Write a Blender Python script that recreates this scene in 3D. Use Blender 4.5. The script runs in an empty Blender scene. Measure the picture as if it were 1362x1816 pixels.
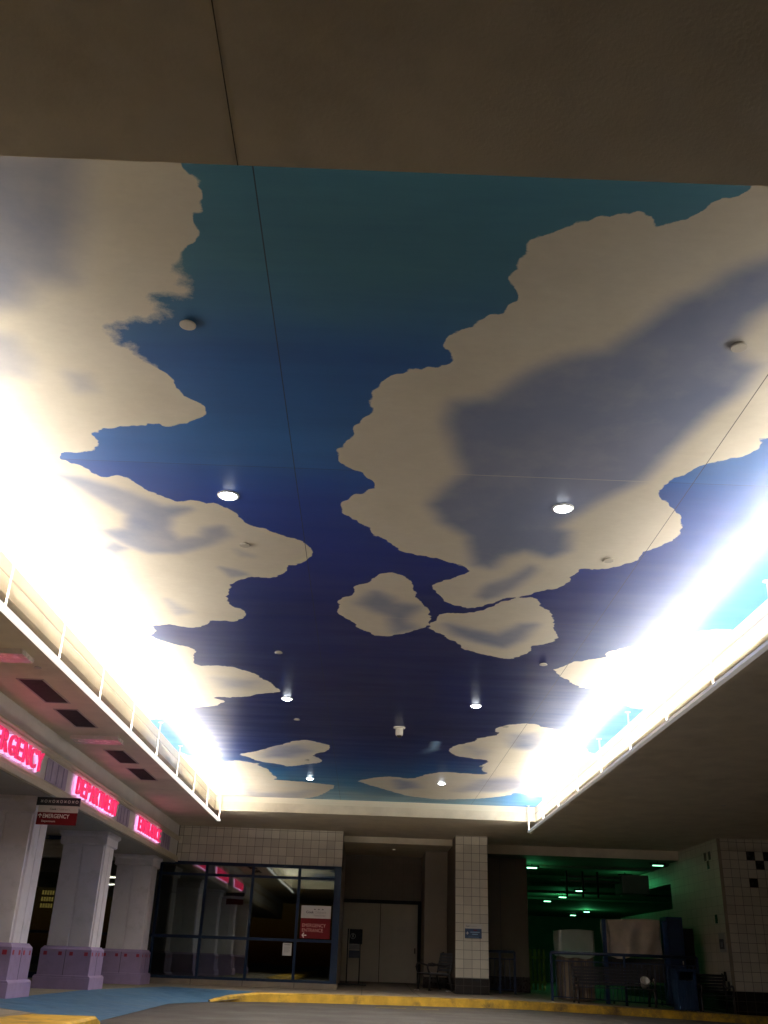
import bpy, bmesh, math, random
import numpy as np
from mathutils import Vector, Matrix
random.seed(7)
scene = bpy.context.scene
col = scene.collection
R = math.radians
ZO = 0.81        # the scene is measured from the camera; at the end every thing is lifted so the pavement is z = 0

# ---------------------------------------------------------------- camera, world, exposure
F, PIT, YAW, ROL = 1694.07, 0.440285516, 0.00434587, 0.0366384
cam = bpy.data.cameras.new("camera"); camo = bpy.data.objects.new("camera", cam); col.objects.link(camo)
cam.sensor_fit = 'HORIZONTAL'; cam.sensor_width = 36.0; cam.lens = 36.0 * F / 1362.0
cam.clip_start = 0.05; cam.clip_end = 500
cp, sp, cy, sy = math.cos(PIT), math.sin(PIT), math.cos(YAW), math.sin(YAW)
fw = Vector((sy*cp, cy*cp, sp)); rt = Vector((cy, -sy, 0)); up = rt.cross(fw)
cr, sr = math.cos(ROL), math.sin(ROL)
r2 = cr*rt + sr*up; u2 = -sr*rt + cr*up
m3 = Matrix((r2, u2, -fw)).transposed()
camo.matrix_world = Matrix.Translation((0, 0, ZO)) @ m3.to_4x4()
scene.camera = camo
w = bpy.data.worlds.new("World"); scene.world = w; w.use_nodes = True
nt = w.node_tree
bg = nt.nodes["Background"]
sky = nt.nodes.new("ShaderNodeTexSky"); sky.sky_type = 'NISHITA'; sky.sun_disc = False
sky.sun_elevation = R(-4); sky.sun_rotation = R(200)
nt.links.new(sky.outputs[0], bg.inputs[0]); bg.inputs[1].default_value = 0.05
scene.view_settings.view_transform = 'Standard'; scene.view_settings.look = 'None'
scene.view_settings.exposure = 1.0; scene.view_settings.gamma = 1.0
scene.render.resolution_x = 768; scene.render.resolution_y = 1024
scene.render.engine = 'CYCLES'
scene.cycles.max_bounces = 10; scene.cycles.diffuse_bounces = 6; scene.cycles.sample_clamp_indirect = 6.0

TUBE = 180.0      # radiance of the cove tubes
DOWN = 340.0       # watts of each recessed downlight

# ---------------------------------------------------------------- materials
def lin(c):
    return tuple((x/12.92 if x <= 0.04045 else ((x+0.055)/1.055)**2.4) for x in (v/255 for v in c))
class N:
    def __init__(s, name):
        s.m = bpy.data.materials.new(name); s.m.use_nodes = True; s.t = s.m.node_tree
        s.b = s.t.nodes["Principled BSDF"]; s.out = s.t.nodes["Material Output"]
        s.tc = s.t.nodes.new("ShaderNodeTexCoord")
    def n(s, typ, **k):
        nd = s.t.nodes.new(typ)
        for a, v in k.items(): setattr(nd, a, v)
        return nd
    def l(s, a, b): s.t.links.new(a, b)
    def math(s, op, a, b=None, c=None, clamp=False):
        nd = s.n("ShaderNodeMath", operation=op); nd.use_clamp = clamp
        for i, v in enumerate((a, b, c)):
            if v is None: continue
            if isinstance(v, (int, float)): nd.inputs[i].default_value = v
            else: s.l(v, nd.inputs[i])
        return nd.outputs[0]
    def mix(s, f, a, b, typ='MIX'):
        nd = s.n("ShaderNodeMix", data_type='RGBA', blend_type=typ)
        for i, v in ((0, f), (6, a), (7, b)):
            if isinstance(v, (int, float)): nd.inputs[i].default_value = v
            elif isinstance(v, tuple): nd.inputs[i].default_value = (*v[:3], 1)
            else: s.l(v, nd.inputs[i])
        return nd.outputs[2]
    def noise(s, scale, detail=4, rough=.55, stretch=(1, 1, 1), coord="Object"):
        mp = s.n("ShaderNodeMapping"); mp.inputs["Scale"].default_value = stretch
        s.l(s.tc.outputs[coord], mp.inputs[0])
        nd = s.n("ShaderNodeTexNoise"); nd.inputs["Scale"].default_value = scale
        nd.inputs["Detail"].default_value = detail; nd.inputs["Roughness"].default_value = rough
        s.l(mp.outputs[0], nd.inputs["Vector"]); return nd.outputs["Fac"]
    def rng(s, v, a, b, c=0., d=1.):
        nd = s.n("ShaderNodeMapRange"); s.l(v, nd.inputs[0])
        for i, x in zip((1, 2, 3, 4), (a, b, c, d)): nd.inputs[i].default_value = x
        return nd.outputs[0]
    def bump(s, h, dist=.01, st=.5):
        nd = s.n("ShaderNodeBump"); nd.inputs["Distance"].default_value = dist; nd.inputs["Strength"].default_value = st
        s.l(h, nd.inputs["Height"]); s.l(nd.outputs[0], s.b.inputs["Normal"])
MATS = {}
def mat(name, c, rough=.6, var=.12, sc=3., spec=.5, metal=0., bump=.0, bsc=60., dirt=None, dsc=1.2, damt=.5, stretch=(1,1,1)):
    if name in MATS: return MATS[name]
    s = N(name); b = s.b
    v = s.noise(sc, 5, .6, stretch)
    lo = tuple(x*(1-var) for x in c); hi = tuple(min(1, x*(1+var)) for x in c)
    cc = s.mix(s.rng(v, .3, .7), lo, hi)
    if dirt:
        d = s.noise(dsc, 8, .7)
        cc = s.mix(s.rng(d, .52, .72, 0, damt), cc, dirt)
    s.l(cc, b.inputs["Base Color"])
    s.l(s.rng(s.noise(sc*2.3, 3), .3, .7, max(.02, rough-.08), min(1, rough+.08)), b.inputs["Roughness"])
    b.inputs["Metallic"].default_value = metal; b.inputs["Specular IOR Level"].default_value = spec
    if bump: s.bump(s.noise(bsc, 4), .004, bump)
    MATS[name] = s.m; return s.m
def emit(name, c, st):
    if name in MATS: return MATS[name]
    s = N(name); s.b.inputs["Base Color"].default_value = (*c, 1)
    s.b.inputs["Emission Color"].default_value = (*c, 1); s.b.inputs["Emission Strength"].default_value = st
    s.b.inputs["Roughness"].default_value = .4
    MATS[name] = s.m; return s.m
def tilemat(name, c, grout, axis, size, u0, v0, rough=.28, var=.12, gw=.022, dirt=None):
    s = N(name); sx = s.n("ShaderNodeSeparateXYZ"); s.l(s.tc.outputs["Object"], sx.inputs[0])
    u = s.math('DIVIDE', s.math('SUBTRACT', sx.outputs[axis], u0), size[0]); v = s.math('DIVIDE', s.math('SUBTRACT', sx.outputs[2], v0), size[1])
    def edge(a):
        f = s.math('FRACT', a); return s.math('MINIMUM', f, s.math('SUBTRACT', 1., f))
    e = s.math('MINIMUM', edge(u), edge(v))
    g = s.rng(e, gw*.55, gw*1.3)
    cb = s.n("ShaderNodeCombineXYZ"); s.l(s.math('FLOOR', u), cb.inputs[0]); s.l(s.math('FLOOR', v), cb.inputs[1])
    wn = s.n("ShaderNodeTexWhiteNoise"); s.l(cb.outputs[0], wn.inputs["Vector"])
    lo = tuple(x*(1-var) for x in c); hi = tuple(min(1, x*(1+var*.6)) for x in c)
    cc = s.mix(wn.outputs["Value"], lo, hi)
    cc = s.mix(s.rng(s.noise(5, 6, .7), .35, .75, 0, .3), cc, tuple(x*.72 for x in c))
    if dirt: cc = s.mix(s.rng(s.noise(.8, 7, .7), .5, .7, 0, .45), cc, dirt)
    cc = s.mix(g, grout, cc)
    s.l(cc, s.b.inputs["Base Color"])
    s.l(s.rng(g, 0, 1, .8, rough), s.b.inputs["Roughness"])
    h = s.math('ADD', g, s.math('MULTIPLY', s.noise(14, 3), .25))
    s.bump(h, .004, .6)
    MATS[name] = s.m; return s.m

# ---------------------------------------------------------------- mesh helpers
class MB:
    def __init__(s): s.v = []; s.f = []; s.mi = []
    def add(s, vs, fs, m=0):
        o = len(s.v); s.v += [tuple(p) for p in vs]; s.f += [tuple(i+o for i in f) for f in fs]; s.mi += [m]*len(fs); return s
    def box(s, x0, x1, y0, y1, z0, z1, m=0):
        return s.add([(x0,y0,z0),(x1,y0,z0),(x1,y1,z0),(x0,y1,z0),(x0,y0,z1),(x1,y0,z1),(x1,y1,z1),(x0,y1,z1)],
                     [(0,3,2,1),(4,5,6,7),(0,1,5,4),(1,2,6,5),(2,3,7,6),(3,0,4,7)], m)
    def quad(s, a, b, c, d, m=0): return s.add([a, b, c, d], [(0,1,2,3)], m)
    def prism(s, poly, z0, z1, m=0):
        n = len(poly)
        return s.add([(x,y,z0) for x,y in poly]+[(x,y,z1) for x,y in poly],
                     [tuple(range(n-1,-1,-1)), tuple(range(n,2*n))]+[(i,(i+1)%n,n+(i+1)%n,n+i) for i in range(n)], m)
    def extr(s, prof, fn, t0, t1, m=0):      # profile (a,b) swept; fn(a,b,t)->xyz
        n = len(prof)
        return s.add([fn(a,b,t0) for a,b in prof]+[fn(a,b,t1) for a,b in prof],
                     [tuple(range(n-1,-1,-1)), tuple(range(n,2*n))]+[(i,(i+1)%n,n+(i+1)%n,n+i) for i in range(n)], m)
    def cyl(s, p0, p1, r0, r1=None, n=12, m=0, caps=True):
        r1 = r0 if r1 is None else r1
        p0, p1 = Vector(p0), Vector(p1); d = (p1-p0).normalized()
        a = d.orthogonal().normalized(); b = d.cross(a)
        vs = [p0+(a*math.cos(t)+b*math.sin(t))*r0 for t in [2*math.pi*i/n for i in range(n)]]
        vs += [p1+(a*math.cos(t)+b*math.sin(t))*r1 for t in [2*math.pi*i/n for i in range(n)]]
        fs = [(i,(i+1)%n,n+(i+1)%n,n+i) for i in range(n)]
        if caps: fs += [tuple(range(n-1,-1,-1)), tuple(range(n,2*n))]
        return s.add(vs, fs, m)
    def path(s, pts, r, n=8, m=0):
        pts = [Vector(p) for p in pts]; k = len(pts); vs = []; ref = None
        for i, p in enumerate(pts):
            d = (pts[min(i+1,k-1)]-pts[max(i-1,0)]).normalized()
            a = d.orthogonal().normalized() if ref is None else (ref-d*ref.dot(d)).normalized()
            ref = a; b = d.cross(a)
            vs += [p+(a*math.cos(t)+b*math.sin(t))*r for t in [2*math.pi*j/n for j in range(n)]]
        fs = [(i*n+j, i*n+(j+1)%n, (i+1)*n+(j+1)%n, (i+1)*n+j) for i in range(k-1) for j in range(n)]
        fs += [tuple(range(n-1,-1,-1)), tuple((k-1)*n+j for j in range(n))]
        return s.add(vs, fs, m)
    def lathe(s, c, prof, n=24, m=0):       # prof list of (r,z), about vertical axis at c
        k = len(prof); vs = [(c[0]+r*math.cos(2*math.pi*j/n), c[1]+r*math.sin(2*math.pi*j/n), c[2]+z) for r, z in prof for j in range(n)]
        fs = [(i*n+j, i*n+(j+1)%n, (i+1)*n+(j+1)%n, (i+1)*n+j) for i in range(k-1) for j in range(n)]
        return s.add(vs, fs, m)
    def build(s, name, mats, parent=None, base=None, smooth=False, bevel=0, keep=False):
        """base: absolute origin. With a parent, the mesh becomes local to the parent's base."""
        me = bpy.data.meshes.new(name)
        if parent is not None: o0 = Vector(parent['_b'])
        elif keep: o0 = Vector((0,0,0))
        elif base is not None: o0 = Vector(base)
        else:
            a = np.array(s.v); o0 = Vector(((a[:,0].min()+a[:,0].max())/2, (a[:,1].min()+a[:,1].max())/2, a[:,2].min()))
        me.from_pydata([tuple(Vector(p)-o0) for p in s.v], [], s.f)
        for mm in (mats if isinstance(mats, (list, tuple)) else [mats]): me.materials.append(mm)
        for p, i in zip(me.polygons, s.mi): p.material_index = i; p.use_smooth = smooth
        bm = bmesh.new(); bm.from_mesh(me); bmesh.ops.recalc_face_normals(bm, faces=bm.faces) if not getattr(s, 'raw', False) else None
        bm.to_mesh(me); bm.free()
        o = bpy.data.objects.new(name, me); col.objects.link(o)
        o['_b'] = tuple(o0)
        if parent is not None: o.parent = parent
        else: o.location = o0
        if bevel:
            bv = o.modifiers.new("bevel", 'BEVEL'); bv.width = bevel; bv.segments = 2; bv.limit_method = 'ANGLE'; bv.angle_limit = R(40)
        return o
def thing(name, base, label, cat, group=None):
    o = bpy.data.objects.new(name, None); col.objects.link(o); o.location = base; o['_b'] = tuple(base)
    o.empty_display_size = .2
    return tag(o, label, cat, group)
def tag(o, label, cat, group=None, kind=None):
    if label: o['label'] = label
    if cat: o['category'] = cat
    if group: o['group'] = group
    if kind: o['kind'] = kind
    return o
def struct(o, label=None): 
    o['kind'] = 'structure'
    if label: o['label'] = label
    return o
def copy_tree(o, parent=None):
    c = o.copy(); col.objects.link(c)
    if parent is not None: c.parent = parent
    for ch in [x for x in list(o.children)]: copy_tree(ch, c)
    return c
def copy_thing(o, dloc, label):
    c = copy_tree(o); c.location = Vector(o.location)+Vector(dloc)
    c['label'] = label
    return c
def textmb(body, width, height, fn, depth=.004, bold=0., m=0, mb=None):
    """letters as a mesh, fitted to width x height; fn(u, v, d) -> xyz"""
    cu = bpy.data.curves.new("t", 'FONT'); cu.body = body; cu.size = 1; cu.extrude = .05; cu.offset = bold; cu.resolution_u = 3
    ob = bpy.data.objects.new("t", cu); col.objects.link(ob)
    dg = bpy.context.evaluated_depsgraph_get(); me = bpy.data.meshes.new_from_object(ob.evaluated_get(dg))
    v = np.array([tuple(p.co) for p in me.vertices]); f = [tuple(p.vertices) for p in me.polygons]
    bpy.data.objects.remove(ob); bpy.data.curves.remove(cu); bpy.data.meshes.remove(me)
    mn, mx = v.min(0), v.max(0)
    k = (mx-mn)[:2]; sx = width/k[0]; sy_ = height/k[1] if height else sx
    mb = mb or MB()
    mb.add([fn((p[0]-mn[0])*sx, (p[1]-mn[1])*sy_, (p[2]+.05)/.1*depth) for p in v], f, m)
    return mb
def zs(x): return -.81 - .032*min(8., max(0., x-4))          # pavement level falls gently to the right
# ---------------------------------------------------------------- ground
A_ = N('asphalt'); _c = A_.mix(A_.rng(A_.noise(45, 6, .75), .3, .7), (.044,.037,.030), (.094,.080,.065))
_c = A_.mix(A_.rng(A_.noise(.55, 8, .7), .48, .7, 0, .75), _c, (.030,.026,.023)); _c = A_.mix(A_.rng(A_.noise(.5, 4, .6, (4.5,.25,1)), .5, .72, 0, .5), _c, (.035,.031,.028))
_v = A_.n("ShaderNodeTexVoronoi"); _v.feature = 'DISTANCE_TO_EDGE'; _v.inputs["Scale"].default_value = .45; _mp = A_.n("ShaderNodeMapping"); A_.l(A_.tc.outputs["Object"], _mp.inputs[0])
_w = A_.n("ShaderNodeVectorMath"); _w.operation = 'ADD'; A_.l(_mp.outputs[0], _w.inputs[0]); _nn = A_.n("ShaderNodeTexNoise"); _nn.inputs["Scale"].default_value = 3.; A_.l(A_.tc.outputs["Object"], _nn.inputs["Vector"]); A_.l(_nn.outputs["Color"], _w.inputs[1]); A_.l(_w.outputs[0], _v.inputs["Vector"])
_c = A_.mix(A_.rng(_v.outputs["Distance"], .006, .0, 0, .8), _c, (.015,.013,.012))
A_.l(_c, A_.b.inputs["Base Color"]); A_.l(A_.rng(A_.noise(.8, 6, .6), .3, .7, .55, .9), A_.b.inputs["Roughness"]); A_.bump(A_.noise(80, 5, .7), .006, .8); asphalt = A_.m
N_ = N('pavement'); 
_v = N_.mix(N_.rng(N_.noise(2.2, 8, .7), .3, .7), (.19,.155,.115), (.27,.225,.17))
_sx = N_.n("ShaderNodeSeparateXYZ"); N_.l(N_.tc.outputs["Object"], _sx.inputs[0])
def _ed(a, s_):
    f = N_.math('FRACT', N_.math('DIVIDE', a, s_)); return N_.math('MINIMUM', f, N_.math('SUBTRACT', 1., f))
_e = N_.math('MINIMUM', _ed(_sx.outputs[0], 1.6), _ed(_sx.outputs[1], 1.6))
N_.l(N_.mix(N_.rng(_e, .004, .009), (.07,.06,.05), _v), N_.b.inputs["Base Color"]); N_.b.inputs["Roughness"].default_value = .75
N_.bump(N_.noise(70, 4), .004, .5)
pave = N_.m
def roadz(x): return -1.012 - .032*min(8., max(0., x-4))
m = MB(); xs = [-120, 4, 12, 120]
for a, b in zip(xs, xs[1:]): m.quad((a,-120,roadz(a)), (b,-120,roadz(b)), (b,140,roadz(b)), (a,140,roadz(a)))
struct(m.build('road', asphalt, keep=True))
K = [(-3.65,26.1),(-3.2,26.75),(-2.6,27.2),(-1.9,27.5),(-.6,27.9),(.88,28.15),(2.4,28.4),(3.9,28.6),(5.5,29.2),(7.2,29.8),(9.1,30.2),(10.9,30.4),(14,30.5),(30,30.6)]
# pavement: strips behind the kerb
m = MB()
pts = [(-2.75,28.1)] + [(x, y+.02) for x, y in K[3:]]
for (x0,y0),(x1,y1) in zip(pts, pts[1:]):
    xm = [x0, x1] if not (x0 < 4 < x1 or x0 < 12 < x1) else [x0, 4 if x0 < 4 else 12, x1]
    for a, b in zip(xm, xm[1:]):
        ya = y0+(y1-y0)*(a-x0)/(x1-x0); yb = y0+(y1-y0)*(b-x0)/(x1-x0)
        m.quad((a,ya,zs(a)), (b,yb,zs(b)), (b,33.2,zs(b)), (a,33.2,zs(a)))
        m.quad((a,33.2,zs(a)), (b,33.2,zs(b)), (b,39.5,zs(b)+.145), (a,39.5,zs(a)+.145))
        m.quad((a,39.5,zs(a)+.145), (b,39.5,zs(b)+.145), (b,80,zs(b)+.145), (a,80,zs(a)+.145))
m.add([(-6.4,29.7,-.81),(-5.45,29.7,-.81),(-2.75,28.1,-.81),(-2.75,33.2,-.81),(-6.4,33.2,-.81)], [(0,1,2,3,4)]); m.add([(-6.4,24.95,-.81),(-5.45,29.7,-.81),(-6.4,29.7,-.81)], [(0,1,2)])
m.quad((-20,-20,-.81),(-6.4,-20,-.81),(-6.4,33.2,-.81),(-20,33.2,-.81))
m.quad((-6.4,-20,-.81),(-4.62,-20,-.81),(-4.62,15.2,-.81),(-6.4,15.2,-.81))
m.add([(-6.4,15.2,-.81),(-4.62,15.2,-.81),(-4.2,17.2,-1.005),(-6.4,17.4,-.81)], [(0,1,3),(1,2,3)])
struct(m.build('pavement', pave, keep=True))
# blue painted ramp
blue = mat('blue_paint', (.045,.125,.225), .65, .16, 1.6, dirt=(.09,.12,.14), dsc=.8, damt=.6, bump=.4, bsc=80)
m = MB()
def zi(x, y): return 0
I = [(-6.4,17.4,-.806),(-6.4,24.95,-.806),(-5.45,29.7,-.806),(-2.75,28.1,-.806)]
O = [(-4.2,17.2,-1.004),(-4.35,24.3,-1.004),(-3.65,26.1,-1.004),(-2.85,27.1,-.93)]
for i in range(3):
    m.add([I[i], O[i], O[i+1], I[i+1]], [(0,1,2),(0,2,3)])
struct(m.build('blue_crossing_ramp', blue, keep=True))
# yellow kerbs
yel = mat('yellow_kerb_paint', (.62,.37,.035), .6, .25, 3.5, dirt=(.085,.065,.04), dsc=1.7, damt=1.0, bump=.6, bsc=40)
ky = yel.node_tree; _ns = {n.type: n for n in ky.nodes}
_tc = ky.nodes.new("ShaderNodeTexCoord"); _sp = ky.nodes.new("ShaderNodeSeparateXYZ"); ky.links.new(_tc.outputs["Object"], _sp.inputs[0])
_mr = ky.nodes.new("ShaderNodeMapRange"); ky.links.new(_sp.outputs[0], _mr.inputs[0])
for _i, _x in zip((1,2,3,4), (1., 11., 0., .62)): _mr.inputs[_i].default_value = _x
_nz = ky.nodes.new("ShaderNodeTexNoise"); _nz.inputs["Scale"].default_value = 2.6; _nz.inputs["Detail"].default_value = 8; _nz.inputs["Roughness"].default_value = .75; ky.links.new(_tc.outputs["Object"], _nz.inputs["Vector"])
_m1 = ky.nodes.new("ShaderNodeMapRange"); ky.links.new(_nz.outputs["Fac"], _m1.inputs[0]); _m1.inputs[1].default_value = .44; _m1.inputs[2].default_value = .54
_mm = ky.nodes.new("ShaderNodeMath"); _mm.operation = 'MULTIPLY'; ky.links.new(_mr.outputs[0], _mm.inputs[0]); ky.links.new(_m1.outputs[0], _mm.inputs[1])
_mx = ky.nodes.new("ShaderNodeMix"); _mx.data_type = 'RGBA'; ky.links.new(_mm.outputs[0], _mx.inputs[0]); _b = ky.nodes["Principled BSDF"]
ky.links.new(_b.inputs["Base Color"].links[0].from_socket, _mx.inputs[6]); _mx.inputs[7].default_value = (.09,.07,.05,1); ky.links.new(_mx.outputs[2], _b.inputs["Base Color"])
def kerb(pts, nrm, wid, label):
    m = MB(); n = len(pts); rows = []
    for i, (x, y) in enumerate(pts):
        a = Vector(pts[max(i-1,0)]); b = Vector(pts[min(i+1,n-1)]); d = (b-a).normalized(); nn = Vector((-d.y, d.x))*nrm
        wv = wid*min(1, .25+i*.3); zt = zs(x)+.006; zt = min(zt, roadz(x)+.05+i*.1) if i < 2 else zt
        p = Vector((x, y))
        rows.append([(x, y, roadz(x)-.05), (p.x+nn.x*.015, p.y+nn.y*.015, zt-.03), (p.x+nn.x*.05, p.y+nn.y*.05, zt),
                     (p.x+nn.x*wv, p.y+nn.y*wv, zt), (p.x+nn.x*wv, p.y+nn.y*wv, zt-.05)])
    for r0, r1 in zip(rows, rows[1:]):
        for j in range(4): m.quad(r0[j], r1[j], r1[j+1], r0[j+1])
    return tag(struct(m.build('kerb', yel, keep=True)), label, None)
kerb(K, 1, .33, 'worn yellow kerb curving along the far side of the road')
kerb([(-3.75,15.7),(-3.66,15.35),(-3.62,15.0),(-3.6,14.4),(-3.6,12),(-3.6,6),(-3.6,-20)], -1, 1.05, 'yellow kerb end beside the near columns at bottom left')
m = MB()
for a, b, c_ in ((.35,1.1,26.3),(1.35,1.9,26.25)): m.box(a, b, c_, c_+.13, roadz(a)+.004, roadz(a)+.008)
struct(m.build('road_marking', mat('worn_marking', (.32,.25,.07), .7, .3, 8, dirt=(.07,.06,.05), dsc=6, damt=1.), keep=True))

# ---------------------------------------------------------------- lower ceiling with its big opening
sof = mat('soffit_plaster', (.70,.63,.50), .8, .09, 1.6, bump=.5, bsc=42, dirt=(.52,.45,.34), dsc=.6, damt=.7)
cove = mat('cove_paint', (.74,.68,.55), .6, .04, 1.2)
SZ, MZ = 3.86, 4.27
OX0, OX1, OY0, OY1 = -4.48, 4.88, 3.88, 29.0
T = .25
def slab(name, x0, x1, y0, y1, z0=SZ, z1=SZ+T, parent=None, mt=sof): return MB().box(x0,x1,y0,y1,z0,z1).build(name, mt, parent)
cb = (0, 12, SZ)
can = thing('canopy_ceiling', cb, 'beige plaster lower ceiling framing the painted panel on all four sides', 'ceiling')
m = MB()
m.box(-6.2, 26, -14, OY0, SZ, SZ+T); m.box(-6.2, OX0, OY0, OY1, SZ, SZ+T); m.box(OX1, 26, OY0, OY1, SZ, SZ+T); m.box(-6.2, 26, OY1, 33.0, SZ, SZ+T)
m.box(-.82, 2.9, 33.0, 34.2, SZ, SZ+T); m.box(3.94, 11.0, 33.0, 35.2, SZ, SZ+T)
m.build('plaster', sof, can)
m = MB()
m.box(-.843, -.837, -14, OY0-.001, SZ-.002, SZ+.01); m.box(2.987, 2.993, -14, OY0-.001, SZ-.002, SZ+.01)
m.build('joint', mat('joint_dark', (.09,.075,.055), .8), can)
m = MB()   # upstand of the opening: vertical faces between lower and painted ceilings
e = .003
m.box(OX0-.06, OX0-e, OY0-.06, OY1+.06, SZ+.001, MZ+.05); m.box(OX1+e, OX1+.06, OY0-.06, OY1+.06, SZ+.001, MZ+.05)
m.box(OX0-e, OX1+e, OY1+e, OY1+.06, SZ+.001, MZ+.05); m.box(OX0-e, OX1+e, OY0-.06, OY0-e, SZ+.001, MZ+.05)
m.build('cove_upstand', cove, can)
m = MB(); 
m.box(OX0-.003, OX0+.006, OY0, OY1, 4.075, 4.087); m.box(OX1-.006, OX1+.003, OY0, OY1, 4.075, 4.087)
m.build('cove_reveal', mat('reveal', (.42,.36,.30), .7), can)

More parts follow.
